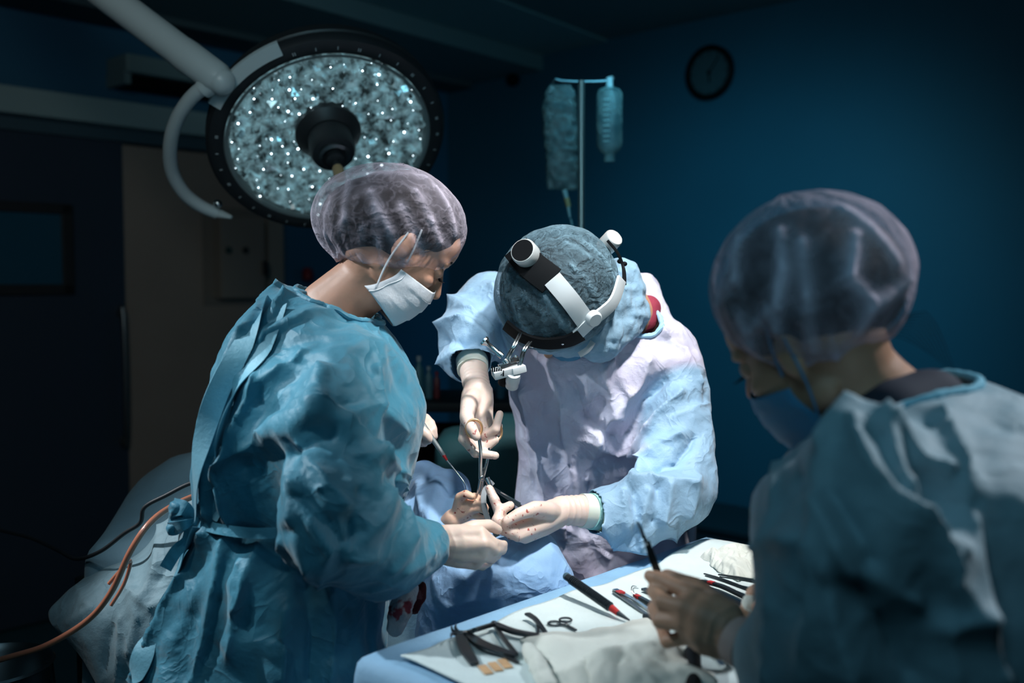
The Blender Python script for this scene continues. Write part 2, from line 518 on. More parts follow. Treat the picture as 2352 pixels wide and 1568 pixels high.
def mk_stretch(hor, ver, paths=(), along=.12, around=.04, rad=.11):
    """torso cloth is slack sideways (upright folds); sleeves are slack along the arm (rings)"""
    def f(mid, d):
        s = ver + (hor - ver) * (d[:, 0] ** 2 + d[:, 1] ** 2)
        for pts in paths:
            best = np.full(len(mid), 1e9); ax = np.zeros_like(d)
            for i in range(len(pts) - 1):
                a, b = np.array(pts[i]), np.array(pts[i + 1]); ab = b - a; l = np.linalg.norm(ab)
                t = np.clip(((mid - a) @ ab) / (l * l), 0, 1); q = np.linalg.norm(mid - (a + t[:, None] * ab), axis=1)
                u = q < best; best[u] = q[u]; ax[u] = ab / l
            sa = around + (along - around) * (d * ax).sum(1) ** 2
            s = np.where(best < rad, sa, s)
        return s
    return f

def boundary_loops(F):
    cnt = {}
    for f in F:
        for i in range(len(f)):
            a, b = f[i], f[(i + 1) % len(f)]; k = (min(a, b), max(a, b)); cnt[k] = cnt.get(k, 0) + 1
    adj = {}
    for (a, b), c in cnt.items():
        if c == 1: adj.setdefault(a, []).append(b); adj.setdefault(b, []).append(a)
    seen = set(); loops = []
    for st in adj:
        if st in seen: continue
        lp = [st]; seen.add(st); cur = st
        while True:
            nx = [q for q in adj[cur] if q not in seen]
            if not nx: break
            cur = nx[0]; seen.add(cur); lp.append(cur)
        loops.append(lp)
    return loops

def rim(Vt, F, near, rad, name, m, parent, sm=6, flat=1.0):
    """binding tube along the opening of a cloth nearest to a point"""
    ls = [l for l in boundary_loops(F) if len(l) > 12]
    if not ls: return None
    l = min(ls, key=lambda l: np.linalg.norm(Vt[l].mean(0) - np.array(near)))
    Q = Vt[l].copy()
    for _ in range(sm): Q = Q * .5 + (np.roll(Q, 1, 0) + np.roll(Q, -1, 0)) * .25
    n = len(Q); rings = []
    for i in range(n):
        t = Q[(i + 1) % n] - Q[i - 1]; t /= np.linalg.norm(t) + 1e-9
        up = np.array((0, 0, 1.)) - t * t[2]; up /= np.linalg.norm(up) + 1e-9; w = np.cross(t, up)
        rr = rad * (1 + .07 * math.sin(i * 1.7) + .1 * math.sin(i * .6))
        rings.append([tuple(Q[i] + up * rr * math.cos(2 * math.pi * j / 8) + w * rr * flat * math.sin(2 * math.pi * j / 8)) for j in range(8)])
    return Geo().loft(rings, caps=False, close=True).obj(name, m, parent)

def surf_points(Vt, F, pts, k=8):
    N = normals_of(Vt, F); px = to_px(Vt); view = Vt - np.array(CAM); face = np.where((N * view).sum(1) < 0)[0]; dist = np.linalg.norm(view, axis=1)
    Q = [];
    for p in pts:
        dd = np.linalg.norm(px[face] - np.array(p), axis=1) + (dist[face] - dist[face].min()) * 40
        i = face[np.argmin(dd)]; Q.append((Vt[i], N[i]))
    return Q

def flap(Vt, F, pts, w, off, name, m, parent, th=.0009, lift=.006):
    """strip of cloth lying along a path on a garment, one edge lifted"""
    Q = surf_points(Vt, F, pts); c = [V(q) + V(n) * off for q, n in Q]; nn = [V(n) for q, n in Q]
    cs, _ = spline(c, [1.] * len(c), 8); ns_ = spline(nn, [1.] * len(nn), 8)[0]
    rings = []
    for i, p in enumerate(cs):
        t = (cs[min(i + 1, len(cs) - 1)] - cs[max(i - 1, 0)]).normalized(); n = ns_[i].normalized(); s = t.cross(n).normalized()
        q = i / (len(cs) - 1); ww = (w(q) if callable(w) else w) * (.25 + .75 * min(1, q * 5)) * min(1, .5 + (1 - q) * 6)
        a = p + s * ww * .5 - n * off * 1.2; b = p - s * ww * .5 + n * lift; mid = p + n * .001
        rings.append([a + n * th, mid + n * th, b + n * th, b - n * th, mid - n * th, a - n * th])
    return Geo().loft(rings).obj(name, m, parent)

def skin_obj(geo, voxel, name, m, parent=None, sm=4, k=0.5):
    Vt, F = remesh(geo, voxel)
    Vt = lap_smooth(Vt, edges_of(F), sm, k)
    return link(name, build_me(Vt, F, name), m, parent)

def sil(rows, n=40, e=2.4):
    """horizontal sections from (photo y, left x, right x, depth, half thickness): closed loft"""
    rings = []
    for (y, xl, xr, d, ry) in rows:
        c = P((xl + xr) / 2, y, d); rx = (xr - xl) / 2 / FPX * d
        rg = []
        for j in range(n):
            a = 2 * math.pi * j / n; ca, sa = math.cos(a), math.sin(a)
            rg.append(c + V((rx * math.copysign(abs(ca) ** (2 / e), ca), ry * math.copysign(abs(sa) ** (2 / e), sa), 0)))
        rings.append(rg)
    return rings

def frame(fwd, up):
    f = V(fwd).normalized(); u = V(up); u = (u - f * u.dot(f)).normalized(); l = u.cross(f)
    return Matrix((f, l, u)).transposed()     # local x forward, y left, z up

def finish_parents():
    """children were built in world coordinates: keep them there under their empties"""
    bpy.context.view_layer.update()
    for o in bpy.data.objects:
        if o.parent and o.get('_local') is None:
            o.matrix_parent_inverse = o.parent.matrix_world.inverted()
# ================================================================== ROOM
def struct(name, geo, m, parent=None, smooth=False, bevel=0.0):
    o = geo.obj(name, m, parent, smooth, bevel)
    if parent is None: o['kind'] = 'structure'
    return o
WALL_BLUE = mat('blue wall paint', (0.022, 0.11, 0.165), 0.55, bump=0.05, bscale=20, var=0.08, vscale=2)
WALL_L = mat('dark blue wall', (0.025, 0.14, 0.25), 0.6, bump=0.05, bscale=20)
BEIGE = mat('beige wall panel', (0.33, 0.27, 0.225), 0.6, var=0.08, vscale=3)
CEIL = mat('ceiling paint', (0.15, 0.25, 0.27), 0.8)
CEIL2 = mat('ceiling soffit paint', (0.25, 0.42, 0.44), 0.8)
FLOOR = mat('floor vinyl', (0.03, 0.10, 0.12), 0.35, var=0.1, vscale=5)
DOOR = mat('door panel steel', (0.05, 0.075, 0.11), 0.30, metal=0.3)
RAIL = mat('rail cover', (0.30, 0.43, 0.44), 0.5)
GLASSD = mat('door window glass', (0.02, 0.10, 0.16), 0.15)
Q = V((-0.40, 6.24, 0)); LD = V((-0.676, -0.737, 0)); LN = V((0.737, -0.676, 0))
RD = V((0.737, -0.676, 0)); RN = V((-0.676, -0.737, 0))
ZC = 2.70; ZU = 2.80
def onL(px, py): return on_plane(px, py, Q, LN)
def onR(px, py): return on_plane(px, py, Q, RN)
Mlw = Matrix((-LD, -LN, V((0, 0, 1)))).transposed()     # x right along the wall, y into the wall
Mrw = Matrix((RD, -RN, V((0, 0, 1)))).transposed()
wl_end = Q + LD * 7.6; wr_end = Q + RD * 8.6; bk = wl_end + RD * 8.6
struct('wall_left', Geo().prism([Q, wl_end, wl_end - LN * .15, Q - LN * .15], (0, 0, 3.0)), WALL_L)
struct('wall_right', Geo().prism([Q, Q - RN * .15, wr_end - RN * .15, wr_end], (0, 0, 3.0)), WALL_BLUE)
struct('wall_back', Geo().prism([wl_end, bk, bk + LD * .15, wl_end + LD * .15], (0, 0, 3.0)), WALL_BLUE)
struct('wall_near', Geo().prism([wr_end, wr_end + RD * .15, bk + RD * .15, bk], (0, 0, 3.0)), WALL_BLUE)
fl = [Q, wl_end, bk, wr_end]
def grow(ps, k=0.12):
    c = sum(ps, V()) / len(ps); return [p + (p - c).normalized() * k for p in ps]
struct('floor', Geo().prism(grow(fl), (0, 0, -0.05)), FLOOR)
struct('ceiling', Geo().prism([p + V((0, 0, ZU)) for p in grow(fl)], (0, 0, 0.05)), CEIL)
# lowered soffit over the left side
s1 = V((0.18, 5.72, 0)); s2 = V((-1.03, 4.22, 0)); sd = (s2 - s1).normalized(); s3 = s1 + sd * 7.4
struct('trim_1', Geo().prism([p + V((0, 0, ZC)) for p in (Q + V((0, -0.02, 0)), s1, s3, wl_end + V((0.05, 0, 0)))], (0, 0, ZU - ZC - 0.002)), CEIL)
# lighter ceiling sheet along the soffit face
cv = V((sd.y, -sd.x, 0)); cv = cv if cv.x > 0 else -cv
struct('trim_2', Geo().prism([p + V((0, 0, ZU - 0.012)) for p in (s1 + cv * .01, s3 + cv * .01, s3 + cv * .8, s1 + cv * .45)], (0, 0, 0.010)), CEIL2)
# cove strip on the ceiling above the left wall
a = onL(0, 32); a.z = ZC; b = Q + V((0, -.05, ZC))
struct('trim_3', Geo().prism([b, b + LD * 7, b + LD * 7 + LN * .32, b + LN * .22], (0, 0, -0.03)), mat('cove dark', (0.06, 0.10, 0.115), 0.8))

# beige cladding
def panel(name, x0, x1, z0, z1, thick, m, wall='L', smooth=False, parent=None, bevel=0.0, py=700):
    pa = (onL if wall == 'L' else onR)(x0, py); pb = (onL if wall == 'L' else onR)(x1, py)
    n = LN if wall == 'L' else RN; M = Mlw if wall == 'L' else Mrw
    c = (pa + pb) / 2 + n * thick / 2; c.z = (z0 + z1) / 2
    return Geo().box(c, ((pb - pa).length, thick, z1 - z0), M).obj(name, m, parent, smooth, bevel)
def zat(px, py): return onL(px, py).z
pn = panel('trim_4', 268, 636, 0.0, zat(300, 338), 0.05, BEIGE); tag(pn, kind='structure')
pn = panel('trim_5', 602, 636, 0.0, zat(300, 338), 0.07, mat('panel edge', (0.30, 0.28, 0.24), 0.6)); tag(pn, kind='structure')
bb = Geo().box(Q + RD * 3.4 + RN * .01 + V((0, 0, .05)), (6.6, .02, .1), Mrw)
struct('baseboard_right', bb, mat('baseboard', (0.02, 0.05, 0.07), 0.6))
# sliding door
door = empty('door_1', onL(100, 900) * 1.0); door['kind'] = 'structure'
zt = zat(130, 316)
dr = panel('door_leaf', -700, 272, 0.01, zt, 0.07, DOOR, parent=door, bevel=.004)
wf0, wf1 = zat(60, 675), zat(60, 468)
pa, pb = onL(-140, 570), onL(148, 570)
c = (pa + pb) / 2 + LN * .075
fr = Geo(); wd = (pb - pa).length; hh = wf1 - wf0; zc = (wf0 + wf1) / 2
for sx in (-1, 1): fr.box(c + (-LD) * sx * (wd / 2 - .02) + V((0, 0, zc - c.z)), (.05, .03, hh), Mlw)
for sz in (-1, 1): fr.box(V((c.x, c.y, zc + sz * (hh / 2 - .02))), (wd, .03, .045), Mlw)
fr.obj('window_frame', RUBBER, door, False, bevel=.004)
Geo().box(V((c.x, c.y, zc)) - LN * .003, (wd - .05, .01, hh - .05), Mlw).obj('window_pane', GLASSD, door, False)
g = Geo(); ha, hb = onL(258, 725) + LN * .11, onL(262, 1000) + LN * .11; hb.x, hb.y = ha.x, ha.y
g.tube([ha - LN * .05, ha, hb, hb - LN * .05], .013, smooth=5)
g.obj('door_handle', STEELD, door)
# black gap above door, rail cover
pn = panel('trim_6', -700, 470, zat(0, 318), zat(0, 300), 0.03, RUBBER); tag(pn, kind='structure')
rail = panel('door_rail_cover', -700, 560, zat(0, 268), zat(0, 206), 0.14, RAIL, bevel=.01)
tag(rail, 'long grey-green rail housing mounted on the wall above the dark sliding door', 'rail cover')
pn = panel('trim_7', -700, 640, zat(0, 300), zat(0, 268), 0.07, mat('rail base', (0.05, 0.10, 0.13), 0.5)); tag(pn, kind='structure')
# air conditioner
ac = empty('air_conditioner', onL(360, 180), 'pale wall-mounted air conditioner unit high up behind the lamp arm', 'air conditioner')
z0, z1 = zat(258, 205), zat(258, 138)
panel('housing', 256, 520, z0 + .05, z1, 0.20, mat('ac plastic', (0.17, 0.26, 0.27), 0.45), parent=ac, bevel=.012)
panel('air_outlet', 270, 505, z0 + .005, z0 + .055, 0.15, BLACK, parent=ac)
panel('side_cheek', 256, 270, z0, z0 + .06, 0.18, mat('ac plastic', (0.17, 0.26, 0.27), 0.45), parent=ac)
# control box on the beige panel
cb = empty('control_box', onL(530, 600), 'beige wall box with two dark buttons mounted on the beige panel', 'control box')
panel('housing', 478, 578, zat(530, 684), zat(530, 500), 0.13, mat('box beige', (0.26, 0.225, 0.19), 0.5), parent=cb, bevel=.006)
panel('latch', 572, 580, zat(560, 632), zat(560, 600), 0.15, RUBBER, parent=cb)
for bx in (492, 531):
    p = onL(bx, 576) + LN * .135
    Geo().lathe(p - LN * .01, LN, [(.016, 0), (.018, .012), (.012, .02)], 16).obj('button', mat('button green', (0.01, 0.05, 0.05), .5) if bx < 500 else RUBBER, cb)
panel('plate_edge', 455, 590, zat(530, 700), zat(530, 480), 0.055, mat('box plate', (0.21, 0.185, 0.16), 0.5), parent=cb)
# red bottle cap-like object on the blue wall
rp = onL(694, 632)
g = Geo().lathe(rp + V((0, 0, -.03)) + LN * .05, (0, 0, 1), [(.02, 0), (.03, .01), (.03, .05), (.018, .07)], 20)
o = g.obj('alarm_button', mat('red alarm', (0.25, 0.01, 0.02), .5)); tag(o, 'small red round alarm fixture on the blue wall behind the left nurse', 'alarm')
# sensor on the ceiling edge
sp = on_plane(1186, 183, (0, 0, 2.66), (0, 0, 1)); sp = onR(1186, 185) + RN * .03
o = Geo().ell(sp, (.04, .04, .035)).obj('smoke_detector', BLACK); tag(o, 'small black ball-shaped sensor in the corner under the ceiling edge', 'sensor')
# clock
ck = empty('wall_clock', onR(1635, 168), 'round wall clock with dark rim high on the blue wall', 'clock')
cc = onR(1635, 168)
Geo().lathe(cc, RN, [(.125, 0), (.132, .01), (.132, .035), (.118, .045), (.106, .03), (.106, .02)], 40).obj('rim', BLACK, ck)
Geo().lathe(cc + RN * .012, RN, [(.108, 0), (.108, .012)], 40).obj('dial', mat('dial', (0.045, 0.075, 0.085), .6), ck)
def onclock(ang, r, h=.027):
    a = math.radians(ang); return cc + RN * h + RD * (math.sin(a) * r) + V((0, 0, math.cos(a) * r))
for nm, ang, l, r in (('hour_hand', 178, .05, .004), ('minute_hand', 38, .09, .003)):
    Geo().tube([onclock(ang + 180, .012), onclock(ang, l)], r, 6).obj(nm, BLACK, ck)
Geo().lathe(cc + RN * .024, RN, [(.009, 0), (.009, .008)], 16).obj('hub', BLACK, ck)
for k in range(12):
    Geo().tube([onclock(k * 30, .088, .0245), onclock(k * 30, .1, .0245)], .0025, 5).obj('hour_mark', BLACK, ck)

# ================================================================== SURGICAL LAMP
R0 = .320; LC = P(756, 320, 2.7); NL = V((.27, -.63, -.70)).normalized()
ex = (RIGHT - NL * RIGHT.dot(NL)).normalized(); ey = ex.cross(NL); ey = -ey if ey.z < 0 else ey
lamp = empty('surgical_lamp', LC, 'large round theatre lamp with faceted glass disc and dark rim, hanging from a white arm', 'surgical lamp')
def LP(ang, r, h): a = math.radians(ang); return LC + ex * (r * math.cos(a)) + ey * (r * math.sin(a)) + NL * h
def ring_loft(prof, n=72):
    return Geo().loft([[LP(360 * j / n, r, h) for j in range(n)] for r, h in prof], caps=False, close=True)
def disc_loft(prof, n=72):
    return Geo().loft([[LP(360 * j / n, r, h) for j in range(n)] for r, h in prof])
LAMPB = mat('lamp housing', (0.022, 0.024, 0.026), .42)
disc_loft([(.12, -.13), (.24, -.12), (.30, -.085), (R0 * .985, -.055), (R0 * 1.0, -.03), (R0 * .97, -.022)]).obj('housing', LAMPB, lamp)
ring_loft([(R0 * .862, -.02), (R0 * .97, -.026), (R0 * 1.0, -.018), (R0 * 1.005, .0), (R0 * .985, .012), (R0 * .925, .018), (R0 * .87, .012), (R0 * .857, 0)]).obj('rim', RUBBER, lamp)
ring_loft([(R0 * .825, -.0), (R0 * .835, .013), (R0 * .862, .015), (R0 * .815, 0)]).obj('seal_ring', mat('seal', (.16, .2, .2), .5), lamp)
# faceted reflector
pts = []
tries = 0
while len(pts) < 900 and tries < 40000:
    tries += 1
    a = random.random() * 2 * math.pi; r = math.sqrt(random.random()) * R0 * .855
    q = (r * math.cos(a), r * math.sin(a))
    if all((q[0] - w[0]) ** 2 + (q[1] - w[1]) ** 2 > .0155 ** 2 for w in pts): pts.append(q)
pts += [(R0 * .862 * math.cos(k * math.pi / 36), R0 * .862 * math.sin(k * math.pi / 36)) for k in range(72)]
res = delaunay_2d_cdt([V(q) for q in pts], [], [], 0, 1e-6)
g = Geo(); hs = [random.uniform(-.016, .010) for _ in res[0]]
g.add([LC + ex * p.x + ey * p.y + NL * (h - .004) for p, h in zip(res[0], hs)], [tuple(f) for f in res[2]])
me = g.mesh('reflector')
FACET_GLOW = mat('facet glass', (0.36, 0.60, 0.66), .15, metal=.35, var=.93, vscale=38, spec=.9, emit=(.20, .42, .48), estr=.26)  # bright and dark cells plus glow painted in place of reflections
link('reflector', me, FACET_GLOW, lamp, smooth=False)
# prisms standing on the reflector
g = Geo()
for k in range(420):
    a = random.random() * 360; r = math.sqrt(random.uniform(.06, 1)) * R0 * .83
    c = LP(a, r, 0); s = random.uniform(.007, .015)
    q = Quaternion((random.random(), random.random(), random.random(), random.random())).normalized().to_matrix()
    g.box(c, (s, s * random.uniform(.8, 2), s), q)
link('prism_cluster', g.mesh(), FACET_GLOW, lamp, smooth=False)['kind'] = 'stuff'
GLINT = mat('led lens', (.8, .9, .95), .1, emit=(.75, .92, 1.0), estr=7.0)  # glowing beads added as painted glints, not lit diodes
glint_pts = []
for k in range(4000):
    a = random.random() * 360; r = math.sqrt(random.uniform(.08, 1)) * R0 * .84
    p = LP(a, r, .008)
    if all((p - w).length > .027 for w in glint_pts): glint_pts.append(p)
    if len(glint_pts) >= 96: break
lm = Geo().ell((0, 0, 0), (1, 1, 1), nu=8, nv=6).mesh('led'); lm.materials.append(GLINT)
for i, p in enumerate(glint_pts):
    o = bpy.data.objects.new('led', lm); COL.objects.link(o); o.parent = lamp
    s = random.choice([.0008, .001, .001, .0012, .0016, .0020, .0028]); o.scale = (s, s, s); o.location = p
# hub
LC0 = LC; LC = LC + ey * .035 - ex * .0
disc_loft([(.085, -.01), (.088, .02), (.07, .035), (.062, .04), (.062, .04)]).obj('hub_base', LAMPB, lamp)
disc_loft([(.058, .035), (.060, .09), (.055, .105), (.040, .11)], 40).obj('hub', RUBBER, lamp)
ring_loft([(.030, .105), (.042, .105), (.042, .118), (.034, .122)], 36).obj('hub_ring', STEELD, lamp)
disc_loft([(.026, .108), (.024, .132), (.010, .137), (.008, .165)], 24).obj('handle_stem', RUBBER, lamp)
disc_loft([(.013, .16), (.015, .167), (.015, .200), (.010, .205)], 20).obj('handle_tip', mat('tan plastic', (.55, .36, .18), .5), lamp)
LC = LC0
# rim numbers: small light strokes
for k in range(34):
    a = k * 360 / 34 + 4
    if 100 < a < 158: continue
    g = Geo()
    for dd in (-.5, .5) if k % 3 == 0 else (0,):
        p1, p2 = LP(a + dd, R0 * .915, .0185), LP(a + dd, R0 * .94, .0175)
        w = (LP(a + 1, R0 * .9, 0) - LP(a, R0 * .9, 0)).normalized() * .0011
        g.prism([p1 - w, p1 + w, p2 + w, p2 - w], NL * .0015)
    g.obj('printed_mark', mat('print', (.38, .43, .44), .5), lamp, False)
# white mounting strip on the rim
n = 16; rings = []
for k in range(n + 1):
    a = 104 + (146 - 104) * k / n
    rings.append([LP(a, R0 * .962, .024), LP(a, R0 * 1.055, .010), LP(a, R0 * 1.055, .0), LP(a, R0 * .962, .014)])
Geo().loft(rings).obj('mounting_strip', mat('lamp white', (.45, .52, .53), .35), lamp)
YW = mat('lamp white', (.45, .52, .53), .35)
g = Geo().tube([P(498, 188, 2.44), P(452, 212, 2.46), P(413, 262, 2.51), P(392, 325, 2.58), P(394, 390, 2.66), P(420, 440, 2.72), P(457, 471, 2.76), P(500, 491, 2.78)], [.018, .018, .018, .0185, .0185, .0185, .018, .016], 16, smooth=6)
g.obj('yoke', YW, lamp)
Geo().tube([P(496, 182, 2.44), P(466, 206, 2.45)], [.027, .024], 20).obj('yoke_socket', YW, lamp)
Geo().tube([P(498, 489, 2.78), P(532, 499, 2.77)], [.016, .006], 16, flat=.7).obj('yoke_tip', YW, lamp)
Geo().ell(P(500, 468, 2.76), (.012, .012, .012)).obj('pivot_screw', STEEL, lamp)
arm = Geo().tube([P(-60, -240, 2.72), P(420, 122, 2.48)], [.044, .040], 32)
arm.obj('arm', YW, lamp)
Geo().tube([P(416, 119, 2.48), P(432, 131, 2.475), P(500, 180, 2.44), P(514, 190, 2.435)], [.041, .0425, .040, .030], 32).obj('arm_end', YW, lamp)
Geo().ell(P(508, 186, 2.437), (.034, .034, .034)).obj('arm_cap', YW, lamp)
top = P(-60, -240, 2.72)
Geo().tube([top + V((0, 0, -.05)), V((top.x, top.y, ZC))], .04, 24).obj('ceiling_column', YW, lamp)

# ================================================================== DRIP STAND
dd = 3.1
st = empty('drip_stand', V((P(1341, 600, dd).x, P(1341, 600, dd).y, 0)), 'tall steel drip stand standing behind the bending surgeon', 'drip stand')
px_, py_ = st.location.x, st.location.y
Geo().tube([(px_ - .003, py_, .06), (px_ - .01, py_, P(1335, 190, dd).z)], .010, 16).obj('pole', mat('pole steel', (.5, .46, .43), .3, metal=.8), st)
zt_ = P(1335, 185, dd).z
g = Geo().tube([P(1268, 196, dd), P(1275, 183, dd), P(1290, 186, dd), P(1335, 188, dd), P(1395, 186, dd), P(1404, 176, dd), P(1410, 182, dd)], .0045, 8, smooth=4)
g.obj('hook_bar', STEELD, st)
for k in range(5):
    a = k * 2 * math.pi / 5
    Geo().tube([(px_, py_, .09), (px_ + .2 * math.cos(a), py_ + .2 * math.sin(a), .05), (px_ + .2 * math.cos(a), py_ + .2 * math.sin(a), .0)], [.013, .012, .012], 10).obj('leg', STEELD, st)
BAG = mat('clear bag', (.34, .40, .38), .15, transp=.50, edge=.5, spec=.9, bump=.5, bscale=30, color2=(.10, .16, .17), vscale=26)
bag = empty('infusion_bag', P(1288, 320, dd), 'crinkled clear infusion bag hanging left of the steel pole', 'infusion bag')
rows = [(196, 1262, 1312, dd, .008), (212, 1252, 1322, dd, .014), (250, 1247, 1324, dd, .026), (300, 1248, 1326, dd, .03), (350, 1253, 1327, dd, .03), (400, 1256, 1327, dd, .022), (432, 1256, 1327, dd, .008), (436, 1257, 1327, dd, .006)]
Vt, F = remesh(Geo().loft(sil(rows, 28, 3.0)), .006)
Vt = crumple(Vt, F, .14, 30, .12, .012, .01, .002, seed=3)
link('pouch', build_me(Vt, F), BAG, bag)
Geo().tube([P(1268, 200, dd), P(1262, 215, dd)], [.009, .007], 10).obj('port', WHITEP, bag)
Geo().tube([P(1296, 436, dd), P(1303, 465, dd), P(1309, 500, dd)], [.009, .007, .003], 10, smooth=4).obj('drip_port', mat('port clear', (.4, .6, .62), .2), bag)
Geo().tube([P(1301, 455, dd), P(1306, 475, dd)], [.0095, .008], 10).obj('stopper', mat('port amber', (.55, .42, .2), .4), bag)
bt = empty('infusion_bottle', P(1400, 280, dd), 'clear plastic infusion bottle hanging right of the steel pole', 'infusion bottle')
rows = [(200, 1388, 1412, dd, .012), (206, 1374, 1424, dd, .026), (216, 1370, 1430, dd, .034), (270, 1369, 1430, dd, .036), (335, 1370, 1430, dd, .036), (348, 1378, 1422, dd, .028), (354, 1387, 1413, dd, .018), (372, 1387, 1412, dd, .017)]
Geo().loft(sil(rows, 32, 2.2)).obj('flask', BAG, bt)
Geo().tube([P(1400, 178, dd), P(1400, 204, dd)], [.010, .012], 12).obj('hanger', WHITEP, bt)
for k in range(9):
    pass
g = Geo()
for k in range(9):
    y = 228 + k * 12
    g.box(P(1393, y, dd - .0375), (.02, .0008, .0022))
g.obj('graduation_marks', mat('marks', (.5, .62, .62), .5), bt, False)
dt = Geo().tube([P(1311, 503, dd), P(1316, 540, dd), P(1312, 640, dd), P(1290, 800, dd)], .003, 8, smooth=6)
dt.obj('drip_tube', mat('port clear', (.4, .6, .62), .2), bag)
# ================================================================== PEOPLE
def head_geo(g, c, M, s=1.0, neck=None):
    def L(x, y, z): return V(c) + M @ (V((x, y, z)) * s)
    E = lambda p, r: g.ell(L(*p), tuple(q * s for q in r), M, 24, 16)
    E((-.008, 0, .035), (.096, .076, .088)); E((.035, 0, -.03), (.062, .064, .085)); E((.045, 0, -.075), (.048, .048, .045))
    E((.070, 0, -.098), (.025, .026, .018)); E((.060, 0, .035), (.040, .055, .045))
    for sy in (-1, 1):
        E((.066, sy * .040, -.028), (.024, .020, .018)); E((.078, sy * .030, .018), (.016, .026, .010))
        E((-.004, sy * .078, -.015), (.018, .008, .030)); E((.010, sy * .050, -.070), (.035, .014, .022))
        g.chain([L(.098, sy * .008, -.038), L(.092, sy * .013, -.036)], [.009 * s, .007 * s], 10)
    g.chain([L(.090, 0, .008), L(.104, 0, -.012), L(.116, 0, -.034)], [.008 * s, .009 * s, .011 * s], 12)
    E((.092, 0, -.062), (.010, .022, .006)); E((.090, 0, -.072), (.011, .019, .006))
    if neck:
        g.chain([L(-.030, 0, -.03)] + neck, [.056 * s] + [.056 * s] * (len(neck) - 1) + [.062 * s], 20)

def eyes(c, M, parent, s=1.0):
    for sy in (-1, 1):
        e = V(c) + M @ V((.078, sy * .032, -.002)) * s
        Geo().ell(e, (.0125 * s,) * 3).obj('eye', mat('eye white', (.6, .6, .6), .2), parent)
        g = Geo()
        g.ell(e + M @ V((.002, 0, -.0005)) * s, (.0140 * s, .0146 * s, .0136 * s), M)
        g.obj('eyelid', SKIN_L, parent)
        g = Geo()
        for k in range(9):
            a = (k - 4) / 4; b = e + M @ V((.015, a * .013, -.006)) * s
            g.tube([b, b + M @ V((.007, a * .004, -.003)) * s, b + M @ V((.010, a * .006, -.001)) * s], [.0009, .0007, .0003], 5)
        g.obj('eyelashes', HAIR, parent)
        g = Geo().tube([V(c) + M @ V(q) * s for q in ((.088, sy * .014, .022), (.090, sy * .03, .028), (.080, sy * .047, .022))], [.003, .0042, .0015], 8, smooth=4)
        g.obj('eyebrow', HAIR, parent)

SGN = -1
def cap(c, R, M, hem=-.72, pleats=26, amp=.05, seed=1, tuck=.25, crum=.10):
    """bouffant cap: pleated bag drawn in at its hem"""
    r = np.random.default_rng(seed); nu, nv = 190, 70
    ph = r.uniform(0, 2 * np.pi, pleats); wd = r.uniform(.03, .11, pleats); am = r.uniform(.3, 1.0, pleats); ex = r.uniform(.2, 1.0, pleats)
    vs = []; fs = []; dens = []
    tmax = math.acos(hem)
    for i in range(nv + 1):
        q = i / nv; t = q * (tmax + tuck)
        for j in range(nu):
            a = 2 * math.pi * j / nu
            da = np.abs((a - ph + np.pi) % (2 * np.pi) - np.pi)
            near = np.clip((q - (1 - ex)) / np.maximum(ex, .05), 0, 1) ** .7
            k = float((am * np.exp(-(da / wd) ** 1.3) * near).sum())
            dens.append(min(.75, .5 * max(0, k - .75) * (.3 + .7 * q)) + .65 * max(0, (q - .80) / .20))
            k = amp * (k - .6 * q)
            tt = min(t, tmax); sh = 1.0 if t <= tmax else 1 - (t - tmax) * 1.1
            x, y, z = math.sin(tt) * math.cos(a) * sh, math.sin(tt) * math.sin(a) * sh, math.cos(tt) + (0 if t <= tmax else (t - tmax) * .15)
            vs.append(V(c) + M @ V((x * R[0] * (1 + k), y * R[1] * (1 + k), z * R[2] * (1 + k * .5))))
    for i in range(nv):
        for j in range(nu):
            a = i * nu; b = a + nu
            fs.append((a + j, a + (j + 1) % nu, b + (j + 1) % nu, b + j)[::SGN])
    Vt = np.array([tuple(v) for v in vs]); Fq = fs
    Vt[:nu] = Vt[:nu].mean(0) + (Vt[:nu] - Vt[:nu].mean(0)) * 1.0
    top = int(nv * .06) * nu
    free = np.ones(len(Vt)); free[:nu * 3] = 0
    if crum: Vt = crumple(Vt, Fq, crum, 14, .35, .006, .006, .0012, seed=seed, free=free)
    global DENS
    DENS = np.array(dens)
    return Vt, Fq

def cap_obj(name, Vt, F, m, parent, lines):
    X = strokes(Vt, F, lines)
    o = link(name, build_me(X, F, name), m, parent)
    at = o.data.attributes.new('dens', 'FLOAT', 'POINT'); rim(X, F, X[-190:].mean(0), .0022, 'elastic_edge', m, o, 2)
    at.data.foreach_set('value', np.clip(DENS + np.abs(LASTD) * 95, 0, .9).astype(np.float32))
    return o

def mask_me(c, M, s=1.0, nu=40, nv=30, pleats=3):
    vs = []; fs = []
    for i in range(nv + 1):
        v = i / nv
        for j in range(nu + 1):
            u = -1 + 2 * j / nu; au = abs(u)
            x = .122 - .100 * au ** 2.1 - .030 * v ** 2 - .015 * (1 - v) ** 3 * (1 - au)
            y = .070 * math.sin(u * 1.35) / math.sin(1.35)
            z = -.036 - .094 * v * (1 - .30 * au ** 2) - .010 * (au ** 2) + .010 * (1 - v) * math.exp(-(u / .25) ** 2)
            x += .0022 * (((v * (pleats + 1)) % 1.0)) * (1 - au ** 6) + .006 * math.exp(-((au - .85) / .1) ** 2) * math.sin(v * 9)
            vs.append(V(c) + M @ V((x, y, z)) * s)
    for i in range(nv):
        for j in range(nu):
            a = i * (nu + 1) + j; fs.append((a, a + 1, a + nu + 2, a + nu + 1))
    return vs, fs

